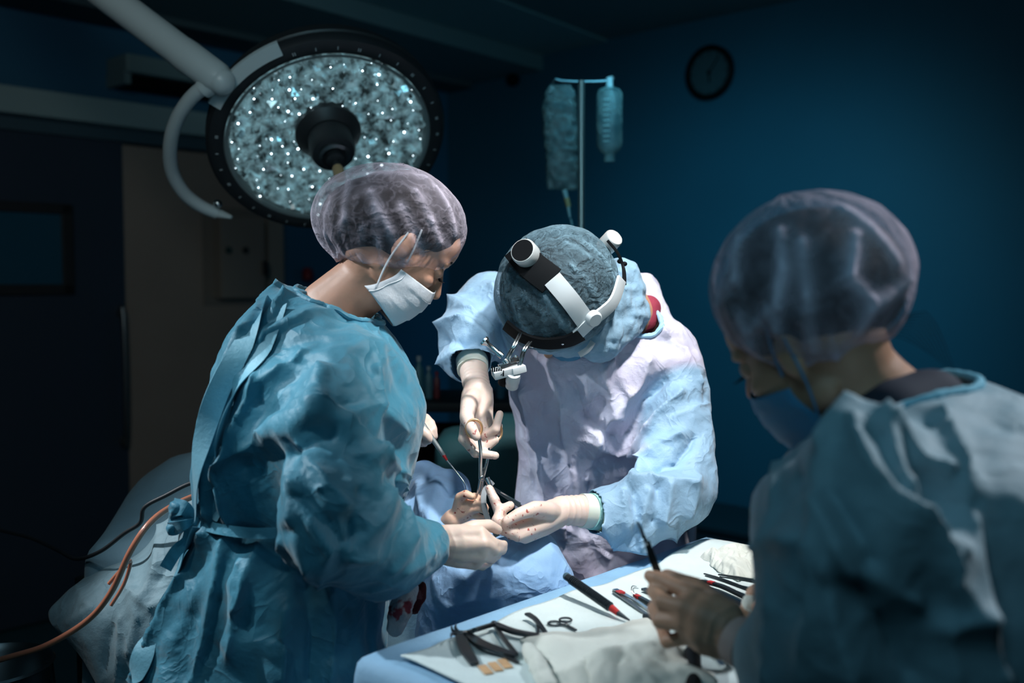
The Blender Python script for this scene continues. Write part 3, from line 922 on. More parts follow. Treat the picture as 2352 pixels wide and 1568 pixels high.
def make_mask(c, M, m, parent, s=1.0):
    vs, fs = mask_me(c, M, s)
    g = Geo().add(vs, fs); o = link('face_mask', g.mesh(), m, parent)
    md = o.modifiers.new('t', 'SOLIDIFY'); md.thickness = .0012
    def L(x, y, z): return V(c) + M @ V((x, y, z)) * s
    for sy in (-1, 1):
        t0 = L(.022, sy * .071, -.030); t1 = L(.010, sy * .071, -.100)
        Geo().tube([t0, L(.012, sy * .079, .0), L(.0, sy * .084, .03)], .0018, 8, smooth=4).obj('ear_loop', m, o)
        Geo().tube([t1, L(-.008, sy * .082, -.05), L(-.015, sy * .086, .01)], .0018, 8, smooth=4).obj('ear_loop', m, o)
    g = Geo()
    for v in (.25, .5, .75):
        pts = []
        for k in range(-8, 9):
            u = k / 8 * .86; i = int(v * 30) * 41 + int(round((u + 1) / 2 * 40)); pts.append(vs[i] + M @ V((.0012, 0, 0)))
        g.tube(pts, .0007, 5)
    for sy in (-1, 1):
        j = 20 + sy * 19; g.tube([vs[i * 41 + j] + M @ V((.001, sy * .001, 0)) for i in range(0, 31, 3)], .0012, 5)
    g.obj('mask_seam', m, o)
    return o

def hand(W, fore, kn, fingers, thumb, r=.0098, palm=.0150, m=GLOVE, name='glove', parent=None, voxel=.0021, foreR=(.027, .030), fk=1.0, shrink=(1.0, 1.0)):
    """W wrist, fore: points up the forearm, kn: four knuckles, fingers: four joint lists, thumb: joint list from its base"""
    g = Geo(); W = V(W)
    mid = sum(kn, V()) / 4
    for i, k in enumerate(kn):
        a = W.lerp(k, .12) + (k - mid) * .35
        g.chain([a, W.lerp(k, .55) + (k - mid) * .1, k], [palm * 1.25, palm * 1.15, r * 1.18], 14)
    for i in range(3): g.chain([kn[i], kn[i + 1]], r * 1.1, 12)
    fr = [1.0, 1.03, .97, .86]
    for i, f in enumerate(fingers):
        pts = [kn[i]] + list(f); n = len(pts)
        rr = [r * fr[i] * q for q in (1.14, 1.0, .93, .80)][:n]
        g.chain(pts, rr, 14)
        if n >= 2:
            for q, rad in zip(pts[1:-1], rr[1:-1]): g.ell(q, (rad * 1.07,) * 3)
    g.chain(thumb, [r * q for q in (1.75, 1.45, 1.12, .92)][:len(thumb)], 14)
    g.chain([W.lerp(mid, .15), thumb[0], kn[0].lerp(W, .3)], [palm * 1.1, palm, palm * .8], 14)
    fp = [W] + list(fore)
    rr = [foreR[0] + (foreR[1] - foreR[0]) * i / max(1, len(fp) - 1) for i in range(len(fp))]
    g.chain([W.lerp(mid, .2)] + fp, [rr[0] * .85] + rr, 22)
    Vt, F = remesh(g, voxel); E = edges_of(F)
    Vt = lap_smooth(Vt, E, 7, .5)
    # glove wrinkles round the wrist
    if fore:
        ax = np.array((V(fore[0]) - W).normalized()); t = (Vt - np.array(W)) @ ax
        N = normals_of(Vt, F); r0 = np.random.default_rng(len(Vt))
        ph = (Vt @ np.array((37., 53., 41.)))
        wv = np.abs(np.sin(t * 260 + .9 * np.sin(ph))) ** .6
        wt = np.exp(-((t - .018) / .022) ** 2)
        Vt = Vt + N * ((.5 - wv) * .0020 * wt)[:, None]
    o = link(name, build_me(Vt, F, name), m, parent)
    if m is GLOVE_ST:
        dw = np.linalg.norm(Vt - np.array(W), axis=1)
        at = o.data.attributes.new('blood', 'FLOAT', 'POINT'); at.data.foreach_set('value', np.clip((dw - .078) / .03, 0, 1).astype(np.float32))
    return o

def gown(name, rows, arms, keep, m, parent, st_list=(), voxel=.019, hor=.20, ver=.05, along=.16, around=.07, seed=1, extra=(), region=None, dmax=.030, sm=3, e=2.4, it1=50, hs=1.5, crisp=1):
    g = Geo().loft(sil(rows, 40, e))
    for pts, rad in arms: g.chain(pts, rad, 22)
    for c, r in extra: g.ell(c, r)
    Vt, F = remesh(g, voxel)
    Vt = lap_smooth(Vt, edges_of(F), sm, .6)
    st = mk_stretch(hor, ver, [p for p, r in arms], along, around, .105)
    Vt = crumple(Vt, F, st, it1, .05, dmax, dmax * .45, .004, seed=seed)
    Vt, F = subdiv(Vt, F, 1)
    Vt, F = subdiv(Vt, F, 1, simple=True)
    Vt, F = cut(Vt, F, keep(Vt))
    E = edges_of(F); Vt = lap_smooth(Vt, E, 1, .5)
    Vt = strokes(Vt, F, [(p, w, h * hs) for p, w, h in st_list])
    Vt = crumple(Vt, F, .010, 8, .05, .004, .003, .0005, seed=seed + 5)
    o = link(name, build_me(Vt, F, name), m, parent)
    if region is not None:
        at = o.data.attributes.new('region', 'FLOAT', 'POINT')
        at.data.foreach_set('value', region(Vt).astype(np.float32))
    md = o.modifiers.new('t', 'SOLIDIFY'); md.thickness = .0012; md.offset = -1
    return o, Vt, F

def dist_seg(Vt, pts):
    m = np.full(len(Vt), 1e9)
    for i in range(len(pts) - 1):
        a, b = np.array(pts[i]), np.array(pts[i + 1]); ab = b - a
        t = np.clip(((Vt - a) @ ab) / (ab @ ab), 0, 1)
        m = np.minimum(m, np.linalg.norm(Vt - (a + t[:, None] * ab), axis=1))
    return m

def axis_stretch(base, extra, ax):
    ax = np.array(ax) / np.linalg.norm(ax)
    return lambda mid, d: base + extra * (d @ ax) ** 2

def body_core(g, pelvis, chest, sh_l, sh_r, arms, height_z=0.0, feet=None):
    pelvis, chest = V(pelvis), V(chest)
    g.ell(pelvis, (.14, .10, .12)); g.chain([pelvis, pelvis.lerp(chest, .5), chest], [.09, .085, .085], 20)
    g.chain([V(sh_l).lerp(chest, .3), chest, V(sh_r).lerp(chest, .3)], [.04, .06, .04], 16)
    for a in arms: g.chain(a, [.036, .032, .025, .019][:len(a)], 16)
    for f in feet:
        f = V(f); hip = pelvis + V(((f.x - pelvis.x) * .8, 0, -.05)); knee = hip.lerp(f, .48) + V((0, -.02, 0))
        g.chain([hip, knee, f + V((0, 0, .07))], [.085, .055, .04], 18)
        g.chain([f + V((0, 0, .04)), f + V((0.0, .0, .035))], [.038, .036], 14)

def trousers_and_shoes(pelvis, feet, face, parent):
    pelvis = V(pelvis); g = Geo()
    g.ell(pelvis + V((0, 0, -.02)), (.15, .115, .12))
    for f in feet:
        f = V(f); hip = pelvis + V(((f.x - pelvis.x) * .8, 0, -.05)); knee = hip.lerp(f, .48) + V((0, -.02, 0))
        g.chain([hip, knee, f + V((0, 0, .10))], [.10, .078, .068], 18)
    skin_obj(g, .016, 'trousers', SCRUB, parent)
    fd = V(face).normalized()
    for f in feet:
        f = V(f); g = Geo()
        g.chain([f + V((0, 0, .042)) - fd * .05, f + V((0, 0, .038)) + fd * .06, f + V((0, 0, .032)) + fd * .14], [.040, .038, .030], 14)
        skin_obj(g, .008, 'shoe', SHOE, parent)

def person(g, name, label, m):
    o = skin_obj(g, .0042, name, m, None, 5)
    tag(o, label, 'person'); return o

# ------------------------------------------------------------------ LEFT ASSISTANT
M1 = frame((.70, .26, -.66), (.62, .12, .76)); C1 = P(924, 552, 1.85)
neck1 = [P(850, 640, 1.86), P(800, 685, 1.86), P(765, 725, 1.86)]
hW = P(1015, 1250, 1.76)
armR = [P(800, 820, 1.72), P(770, 1200, 1.66), P(940, 1255, 1.72), P(1010, 1250, 1.76)]
armL = [P(770, 800, 2.0), P(840, 1020, 2.12), P(900, 1010, 2.10), P(935, 990, 2.06)]
pel1 = P(620, 1330, 1.82); pel1.z = .95
feet1 = [V((pel1.x - .12, 1.80, 0)), V((pel1.x + .12, 1.90, 0))]
g = Geo(); head_geo(g, C1, M1, 1.0, neck1)
body_core(g, pel1, P(740, 860, 1.84), P(800, 830, 1.72), P(770, 810, 1.98), [armR, armL], feet=feet1)
g.chain([P(820, 650, 1.86), P(745, 700, 1.86), P(720, 735, 1.87)], [.05, .046, .04], 16)
a1 = person(g, 'person', 'left assistant seen from behind in teal gown, bouffant cap and white mask', SKIN_L)
eyes(C1, M1, a1)
# hair under the cap, with loose strands at forehead and nape
g = Geo(); g.ell(C1 + M1 @ V((-.012, 0, .042)), (.098, .081, .086), M1, 28, 18)
g.ell(C1 + M1 @ V((-.075, 0, .03)), (.055, .055, .055), M1)
g.ell(P(885, 500, 1.85), (.122, .098, .080))
g.ell(C1 + M1 @ V((.030, 0, .046)), (.056, .070, .036), M1)
g.ell(C1 + M1 @ V((-.035, 0, .005)), (.080, .083, .064), M1)
hair = skin_obj(g, .006, 'hair', HAIR, a1)
g = Geo()
for k in range(9):
    y = random.uniform(-.082, -.05); x0 = random.uniform(.01, .05)
    p = C1 + M1 @ V((x0, y * (1 - x0 * 3), .05)); q = C1 + M1 @ V((x0 - .02, -.078, .012 - random.random() * .03))
    g.tube([p, (p + q) / 2 + M1 @ V((.006, -.008, 0)), q], [.0006, .0006, .0002], 4, smooth=3)
g.obj('loose_strands', HAIR, hair)
Mc = frame((.97, .15, -.2), (.16, -.02, .98))
Vt, F = cap(P(901, 506, 1.85), (.139, .122, .104), Mc, hem=-.84, pleats=44, amp=.075, seed=4, tuck=.25, crum=.03)
cap_obj('bouffant_cap', Vt, F, CAP_P, a1, [([(803, 418), (795, 500), (780, 590)], .004, .009), ([(850, 440), (890, 520), (930, 600)], .005, .008), ([(860, 470), (868, 560), (880, 610)], .004, .007), ([(955, 440), (990, 510), (1010, 560)], .004, .008),
                     ([(1000, 430), (1035, 490), (1045, 540)], .004, .007), ([(920, 470), (960, 540), (975, 590)], .005, -.007), ([(760, 470), (750, 540), (775, 600)], .004, .006), ([(830, 520), (835, 600)], .004, .006), ([(760, 420), (860, 400), (980, 410)], .005, .005)])
make_mask(C1, M1, MASKW, a1)
# dark undershirt edge
g = Geo().chain([P(690, 724, 1.88), P(770, 765, 1.87), P(825, 772, 1.87)], [.045, .060, .042], 18)
skin_obj(g, .008, 'undershirt', NAVY, a1)
rows1 = [(668, 640, 740, 1.90, .06), (692, 600, 820, 1.88, .10), (725, 565, 862, 1.87, .135), (765, 538, 895, 1.86, .155), (830, 510, 935, 1.84, .165), (900, 488, 968, 1.83, .17), (960, 470, 978, 1.82, .165),
         (1050, 456, 958, 1.82, .155), (1130, 452, 935, 1.82, .145), (1195, 452, 905, 1.82, .135), (1260, 432, 900, 1.82, .14), (1340, 405, 890, 1.82, .15),
         (1450, 355, 885, 1.82, .16), (1568, 300, 880, 1.82, .17), (1800, 250, 880, 1.82, .19), (2080, 220, 880, 1.82, .20)]
armsg1 = [([P(800, 850, 1.74), P(760, 1010, 1.66), P(775, 1190, 1.60), P(880, 1265, 1.66), P(975, 1255, 1.73)], [.080, .090, .098, .082, .052]),
          ([P(800, 1180, 1.62), P(870, 1290, 1.66)], [.085, .068]),
          ([P(800, 830, 1.98), P(850, 1000, 2.10), P(900, 1005, 2.08), P(930, 990, 2.06)], [.08, .065, .05, .04])]
nb = np.array(P(795, 690, 1.86)); col_n = np.array((.35, -.05, .93))
def keep1(X):
    d = np.linalg.norm((X - nb) * np.array((1, 1, .8)), axis=1)
    neckhole = (d < .095) & ((X - nb) @ col_n > -.012)
    a = np.array(P(975, 1255, 1.73)); ax = np.array((P(1010, 1250, 1.76) - P(960, 1255, 1.72)).normalized())
    cuff = ((X - a) @ ax > .024) & (np.linalg.norm(X - a, axis=1) < .12)
    b = np.array(P(930, 990, 2.06)); bx = np.array((P(935, 990, 2.06) - P(900, 1005, 2.08)).normalized())
    cuff2 = ((X - b) @ bx > .012) & (np.linalg.norm(X - b, axis=1) < .08)
    return ~(neckhole | cuff | cuff2) & (X[:, 2] > .38)
st1 = [([(640, 665), (560, 770), (505, 900), (480, 1050), (478, 1180)], .010, .016),
       ([(655, 680), (600, 780), (560, 900), (530, 1040), (520, 1180)], .009, .016),
       ([(590, 870), (560, 960), (535, 1040), (528, 1200)], .009, .018),
       ([(620, 740), (570, 860), (545, 960)], .010, -.014),
       ([(520, 900), (505, 1020), (500, 1180)], .010, -.012),
       ([(592, 885), (640, 850), (700, 812)], .007, .010),
       ([(540, 1045), (620, 1000), (720, 960), (745, 860)], .022, .020),
       ([(560, 1070), (700, 1030), (760, 1000)], .016, -.014),
       ([(690, 930), (740, 955), (830, 990)], .008, .006), ([(800, 965), (860, 930)], .008, .006),
       ([(860, 760), (865, 850), (868, 940), (875, 1050)], .007, .009),
       ([(870, 930), (930, 990)], .008, .007), ([(740, 940), (860, 1040), (930, 1090)], .009, .011),
       ([(820, 1050), (880, 1060), (925, 1120)], .010, .010), ([(690, 1020), (740, 1090), (800, 1160)], .010, .012),
       ([(690, 1100), (680, 1190), (715, 1290), (745, 1330)], .012, .016),
       ([(690, 1120), (720, 1200), (760, 1260), (745, 1310)], .009, .013),
       ([(740, 1130), (790, 1230), (805, 1275), (850, 1275)], .010, .016), ([(830, 1120), (800, 1200), (800, 1265)], .010, -.010),
       ([(810, 1260), (880, 1200), (900, 1130)], .010, .009), ([(700, 1150), (760, 1200), (790, 1240)], .010, -.012),
       ([(930, 1170), (950, 1230), (900, 1310)], .008, .008), ([(850, 1350), (930, 1310), (990, 1270)], .010, .008),
       ([(620, 760), (700, 720), (780, 700)], .008, .006), ([(590, 800), (680, 740), (800, 730)], .010, -.006),
       ([(470, 1220), (420, 1330), (360, 1450), (310, 1568)], .008, .013),
       ([(520, 1220), (500, 1330), (470, 1460), (440, 1568)], .008, .012),
       ([(560, 1290), (540, 1400), (530, 1500)], .014, .014), ([(600, 1240), (575, 1330), (555, 1390)], .012, .014),
       ([(650, 1240), (660, 1400), (650, 1560)], .016, .012), ([(760, 1350), (770, 1460), (760, 1560)], .016, .010),
       ([(700, 1340), (715, 1450), (710, 1560)], .012, -.010), ([(500, 1380), (480, 1480), (450, 1560)], .012, -.012),
       ([(450, 1198), (520, 1215), (600, 1222), (680, 1215)], .007, -.012)]
gw, gV, gF = gown('gown', rows1, armsg1, keep1, GOWN_B, a1, st1, seed=11, hor=.09, ver=.03, along=.10, around=.05, hs=1.7)
# collar binding, belt with knot
def ribbon(pts, w, th=.0012, nrm=None, k=6):
    pts = [V(p) for p in pts]; pts, _ = spline(pts, [1.0] * len(pts), k)
    rings = []
    for i, p in enumerate(pts):
        t = (pts[min(i + 1, len(pts) - 1)] - pts[max(i - 1, 0)]).normalized()
        n = V(nrm(p) if callable(nrm) else (nrm or (p - CAM) * -1)).normalized()
        s = t.cross(n).normalized(); n = s.cross(t)
        ww = w(i / (len(pts) - 1)) if callable(w) else w
        rings.append([p + s * ww + n * th, p + s * ww - n * th, p - s * ww - n * th, p - s * ww + n * th])
    return Geo().loft(rings)
rim(gV, gF, P(795, 690, 1.86), .0055, 'collar_binding', GOWN_B, gw)
flap(gV, gF, [(628, 690), (560, 790), (500, 900), (470, 1010), (456, 1100), (456, 1185)], .034, .006, 'back_flap', FLAP_LIT, gw)
flap(gV, gF, [(650, 705), (600, 800), (548, 900), (515, 1010), (500, 1100), (496, 1190)], .030, .005, 'back_flap', FLAP_LIT, gw)
flap(gV, gF, [(456, 1215), (420, 1300), (375, 1400), (330, 1500), (310, 1560)], .04, .006, 'back_flap', FLAP_LIT, gw)
belt = ribbon([P(450, 1198, 1.74), P(500, 1214, 1.68), P(580, 1224, 1.655), P(650, 1222, 1.65), P(700, 1212, 1.66)], .009, .0015).obj('belt', GOWN_B, gw)
g = Geo().chain([P(440, 1190, 1.74), P(452, 1196, 1.74)], [.013, .011], 12)
g.chain([P(440, 1190, 1.74), P(405, 1168, 1.74)], [.010, .014], 10); g.chain([P(440, 1192, 1.74), P(400, 1212, 1.74)], [.008, .013], 10); g.chain([P(405, 1168, 1.74), P(398, 1200, 1.75)], [.012, .010], 10)
Vt, F = remesh(g, .004); Vt = crumple(Vt, F, .18, 30, .12, .012, .008, .002, seed=2)
kn_ = link('belt_knot', build_me(Vt, F), GOWN_B, gw)
for pts, w_ in (([(446, 1193, 1.735), (424, 1168, 1.725), (396, 1166, 1.74)], .017), ([(446, 1196, 1.735), (420, 1206, 1.72), (392, 1214, 1.735)], .012), ([(444, 1192, 1.74), (412, 1188, 1.73), (398, 1196, 1.75)], .014)):
    ribbon([P(*q) for q in pts], lambda q, w_=w_: w_ * (.45 + .6 * q), .0009, (-.3, -1, .5 if w_ > .013 else -.2)).obj('belt_loop', GOWN_B, gw)
for pts in ([(440, 1195), (432, 1240), (405, 1265), (380, 1305)], [(445, 1195), (448, 1240), (446, 1262)]):
    ribbon([P(x, y, 1.745) for x, y in pts], .011, .001).obj('belt_end', GOWN_B, gw)
for i in range(3): pass
# gloved hands
D = 1.76
hand(hW, [P(975, 1255, 1.735), P(950, 1256, 1.72)], [P(1103, 1222, 1.745), P(1112, 1248, 1.735), P(1108, 1274, 1.745), P(1092, 1294, 1.77)],
     [[P(1133, 1247, 1.76), P(1150, 1252, 1.79), P(1157, 1250, 1.81)], [P(1137, 1262, 1.765), P(1152, 1262, 1.80), P(1156, 1258, 1.82)],
      [P(1128, 1283, 1.78), P(1140, 1275, 1.81), P(1142, 1268, 1.83)], [P(1108, 1299, 1.80), P(1122, 1292, 1.83), P(1126, 1284, 1.85)]],
     [P(1052, 1230, 1.775), P(1088, 1212, 1.785), P(1122, 1206, 1.80), P(1143, 1216, 1.82)], r=.0102, palm=.0185, m=GLOVE, name='glove', parent=a1, foreR=(.028, .029))
hand(P(945, 985, 2.06), [P(925, 990, 2.07)], [P(958, 965, 2.04), P(962, 978, 2.03), P(962, 992, 2.03), P(958, 1005, 2.05)],
     [[P(978, 960, 2.02), P(990, 972, 2.01), P(997, 986, 2.00)], [P(980, 975, 2.01), P(994, 988, 2.00), P(998, 1002, 2.0)],
      [P(978, 998, 2.02), P(985, 1010, 2.02), P(978, 1015, 2.03)], [P(970, 1010, 2.04), P(975, 1018, 2.05), P(968, 1020, 2.06)]],
     [P(955, 985, 2.01), P(968, 988, 1.99), P(980, 998, 1.985), P(988, 1008, 1.985)], r=.0095, m=GLOVE, name='glove', parent=a1, foreR=(.024, .026))
trousers_and_shoes(pel1, feet1, (.9, .4, 0), a1)

# ------------------------------------------------------------------ SURGEON
M2 = frame((-.50, -.15, -.84), (-.28, -.72, .62)); C2 = P(1308, 690, 2.07)
nk2 = [P(1420, 715, 2.14), P(1455, 730, 2.2)]
s_wL = P(1290, 1172, 1.95); s_wR = P(1096, 895, 2.01)
armL2 = [P(1530, 830, 2.22), P(1560, 1120, 2.10), P(1400, 1175, 2.0), s_wL]
armR2 = [P(1140, 710, 2.22), P(1075, 770, 2.16), P(1085, 835, 2.07), s_wR]
pel2 = P(1400, 1350, 2.42); pel2.z = .98
feet2 = [V((pel2.x - .15, 2.45, 0)), V((pel2.x + .14, 2.47, 0))]
g = Geo(); head_geo(g, C2, M2, 1.0, nk2)
body_core(g, pel2, P(1390, 880, 2.25), armL2[0], armR2[0], [armL2, armR2], feet=feet2)
s2p = person(g, 'person', 'surgeon bending over the table in pale lavender gown, blue cap and white-and-black magnifier headset', SKIN)
CC2 = P(1279, 662, 2.01); R2 = (.134, .125, .122)
skin_obj(Geo().ell(C2 + M2 @ V((-.010, 0, .045)), (.102, .082, .088), M2, 28, 18).ell(CC2, (.118, .108, .105)), .006, 'hair', HAIR, s2p)
CC2 = P(1279, 662, 2.01); R2 = (.134, .125, .122)
Vt, F = cap(CC2, (R2[0], R2[1], R2[2]), frame((-.6, -.3, -.7), (-.25, -.62, .72)), hem=-.80, pleats=26, amp=.045, seed=9, tuck=.2, crum=.04)
cap_obj('surgical_cap', Vt, F, CAP_S, s2p, [([(1310, 610), (1350, 660), (1380, 720)], .005, .009), ([(1330, 640), (1370, 700), (1375, 740)], .004, -.006), ([(1340, 560), (1390, 600), (1410, 650)], .005, .007), ([(1250, 680), (1290, 740), (1330, 780)], .005, .009), ([(1180, 690), (1200, 750), (1240, 780)], .004, .006), ([(1200, 680), (1250, 720), (1260, 780)], .003, .005), ([(1290, 520), (1300, 560), (1350, 590)], .005, .005)])
Vt, F = remesh(Geo().chain([P(1395, 700, 2.09), P(1425, 640, 2.10), P(1440, 720, 2.11), P(1375, 775, 2.06)], [.062, .045, .05, .052], 18).chain([P(1375, 775, 2.06), P(1290, 790, 2.02), P(1245, 795, 2.0)], [.045, .028, .018], 14), .008)
Vt = lap_smooth(Vt, edges_of(F), 5, .6); Vt = crumple(Vt, F, .13, 40, .12, .014, .010, .002, seed=6); Vt, F = subdiv(Vt, F, 1); Vt = crumple(Vt, F, .03, 15, .1, .004, .004, .001, seed=8)
link('cap_tail', build_me(Vt, F), mat('cap tail blue', (.30, .50, .66), .75, transl=.2, bump=.5, bscale=80, sheen=.2), s2p)
make_mask(C2, M2, MASKB, s2p)
# magnifier headset
hs = bpy.data.objects.new('magnifier_headset', None); COL.objects.link(hs); hs.parent = s2p; hs.location = C2; hs.empty_display_size = .05
def onE(px, py, k=1.05):
    o = CAM - CC2; d = ray(px, py); R = [q * k for q in R2]
    o2 = V((o.x / R[0], o.y / R[1], o.z / R[2])); d2 = V((d.x / R[0], d.y / R[1], d.z / R[2]))
    a = d2.dot(d2); b = 2 * o2.dot(d2); c = o2.dot(o2) - 1; q = b * b - 4 * a * c
    t = (-b - math.sqrt(q)) / (2 * a) if q > 0 else -b / (2 * a)
    return CAM + d * t
def nE(p):
    q = V(p) - CC2; return V((q.x / R2[0] ** 2, q.y / R2[1] ** 2, q.z / R2[2] ** 2))
def hband(name, pts, w, m, th=.002, k=1.06):
    return ribbon([onE(x, y, k) for x, y in pts], w, th, nE).obj(name, m, hs, bevel=.0008)
hband('crown_strap', [(1185, 568), (1218, 606), (1268, 645)], .028, BLACK, .0025, 1.07)
hband('strap_pad', [(1268, 640), (1310, 690), (1350, 745)], .0185, WHITEP, .0028, 1.085)
hband('side_bracket', [(1428, 640), (1408, 695), (1362, 735), (1330, 765), (1312, 784)], .014, WHITEP, .0028, 1.085)
hband('front_band', [(1160, 745), (1195, 772), (1245, 788), (1300, 784), (1335, 768)], .018, BLACK, .003, 1.09)
hband('rear_band', [(1395, 552), (1418, 580), (1432, 615), (1434, 650)], .006, BLACK, .003, 1.05)
p = onE(1362, 730, 1.10); n = nE(p).normalized()
Geo().lathe(p - n * .003, n, [(.016, 0), (.016, .010), (.013, .014)], 28).obj('pivot_button', WHITEP, hs)
p = onE(1213, 588, 1.06); n = (nE(p).normalized() + V((-.25, -.5, .1))).normalized()
k1 = Geo().lathe(p, n, [(.0235, -.004), (.0255, .0), (.0255, .024), (.0235, .027)], 36).obj('adjuster_knob', KNOB, hs)
Geo().lathe(p + n * .0265, n, [(.0220, 0), (.0220, .0015)], 36).obj('knob_cap', BLACK, hs)
p = P(1395, 562, 2.04); n = (P(1413, 543, 2.02) - p).normalized()
Geo().lathe(p - n * .01, n, [(.0195, 0), (.020, .01), (.020, .034), (.018, .037)], 36).obj('rear_knob', KNOB, hs)
for q in ((1190, 567), (1424, 600), (1434, 606), (1185, 578)):
    Geo().ell(P(q[0], q[1], 2.02), (.006, .006, .005)).obj('screw_tab', BLACK, hs)
for q in ((1222, 795), (1292, 788)):
    p = onE(q[0], q[1], 1.09); Geo().ell(p, (.004, .004, .004)).obj('rivet', STEEL, hs)
lp = 1.90
g = Geo()
for dx in (0, 6): g.tube([P(1192 + dx, 765, 1.93), P(1180 + dx, 790, 1.90), P(1168 + dx, 812, lp), P(1160 + dx, 828, lp)], .0022, 8, smooth=4)
for dx in (0, 6): g.tube([P(1215 + dx, 785, 1.92), P(1203 + dx, 800, 1.90), P(1196 + dx, 818, lp), P(1190 + dx, 840, lp)], .0022, 8, smooth=4)
g.obj('mount_rod', STEEL, hs)
g = Geo(); axs = (P(1158, 822, lp) - P(1112, 782, lp)).normalized()
g.lathe(P(1112, 782, lp), axs, [(.009, -.002), (.010, .002), (.007, .006), (.0045, .010), (.0045, .034), (.006, .036), (.006, .046)], 20)
g.obj('thumbscrew', STEEL, hs)
Mh = frame((.3, -.9, -.1), (-.25, 0, .97))
g = Geo(); g.box(P(1166, 838, lp), (.016, .034, .010), Mh); g.box(P(1180, 826, lp), (.012, .018, .010), Mh); g.cyl(P(1158, 826, lp), P(1175, 846, lp), .006); g.cyl(P(1186, 816, lp), P(1178, 838, lp), .004)
g.obj('hinge_block', STEEL, hs, bevel=.001)
g = Geo(); g.box(P(1160, 852, lp), (.026, .050, .016), frame((.3, -.9, -.3), (-.2, -.2, .97))); g.box(P(1190, 848, lp), (.022, .028, .014), Mh)
g.obj('loupe_bridge', WHITEP, hs, bevel=.003)
g = Geo()
for i in range(6): g.box(P(1131 + i * 5, 847 + i * 2, lp - .014), (.003, .0022, .011))
g.obj('bridge_grille', BLACK, hs)
ax = (P(1172, 900, 1.93) - P(1178, 862, 1.90)).normalized()
g = Geo().lathe(P(1180, 858, 1.895), ax, [(.013, 0), (.014, .008), (.0135, .022), (.0120, .024), (.0125, .034), (.009, .036)], 28)
g.obj('loupe_barrel', WHITEP, hs)
Geo().lathe(P(1160, 862, 1.92), ax, [(.010, 0), (.012, .02), (.010, .022)], 20).obj('loupe_barrel', BLACK, hs)
# small paper tag of the mask near the cheek
ribbon([P(1330, 815, 2.0), P(1350, 802, 2.0), P(1362, 785, 2.01)], .006, .001).obj('mask_edge', MASKW, s2p)

# red knit collar
Vt, F = remesh(Geo().chain([P(1440, 762, 2.17), P(1472, 735, 2.17), P(1488, 708, 2.18)], [.032, .036, .030], 18), .007)
link('scrub_collar', build_me(Vt, F), RED, s2p)
g = Geo()
for i in range(14):
    t = i / 13; g.tube([P(1440 + 26 * t, 752 - 10 * t, 2.116), P(1462 + 18 * t, 722 + 22 * t - 18 * t, 2.114)], .0011, 5)
rows2 = [(628, 1455, 1500, 2.27, .04), (650, 1400, 1515, 2.26, .07), (690, 1180, 1522, 2.25, .11), (730, 1085, 1545, 2.24, .13), (790, 1110, 1585, 2.23, .14), (850, 1160, 1608, 2.23, .145), (950, 1183, 1618, 2.26, .145),
         (1050, 1193, 1590, 2.30, .14), (1150, 1185, 1570, 2.34, .14), (1250, 1188, 1580, 2.37, .15), (1340, 1200, 1600, 2.40, .16), (1568, 1190, 1620, 2.46, .15), (1980, 1180, 1640, 2.48, .15)]
armsg2 = [([P(1520, 820, 2.20), P(1555, 960, 2.15), P(1555, 1120, 2.06), P(1470, 1175, 2.02), P(1375, 1175, 1.985)], [.085, .078, .082, .072, .050]),
          ([P(1560, 1140, 2.06), P(1450, 1205, 2.02)], [.07, .055]),
          ([P(1130, 705, 2.23), P(1078, 765, 2.17), P(1072, 815, 2.11), P(1085, 838, 2.07)], [.082, .070, .060, .046])]
ns = np.array(P(1470, 722, 2.13))
def keep2(X):
    d = np.linalg.norm((X - ns), axis=1)
    neckhole = (d < .048)
    h = np.linalg.norm(X - np.array(P(1350, 690, 2.06)), axis=1) < .085
    a = np.array(P(1375, 1175, 1.985)); ax = np.array((P(1340, 1175, 1.97) - P(1430, 1175, 2.0)).normalized())
    cuff = ((X - a) @ ax > .014) & (np.linalg.norm(X - a, axis=1) < .12)
    b = np.array(P(1085, 838, 2.07)); bx = np.array((P(1090, 870, 2.03) - P(1080, 820, 2.10)).normalized())
    cuff2 = ((X - b) @ bx > .006) & (np.linalg.norm(X - b, axis=1) < .10)
    return ~(neckhole | cuff | cuff2 | h) & (X[:, 2] > .38)
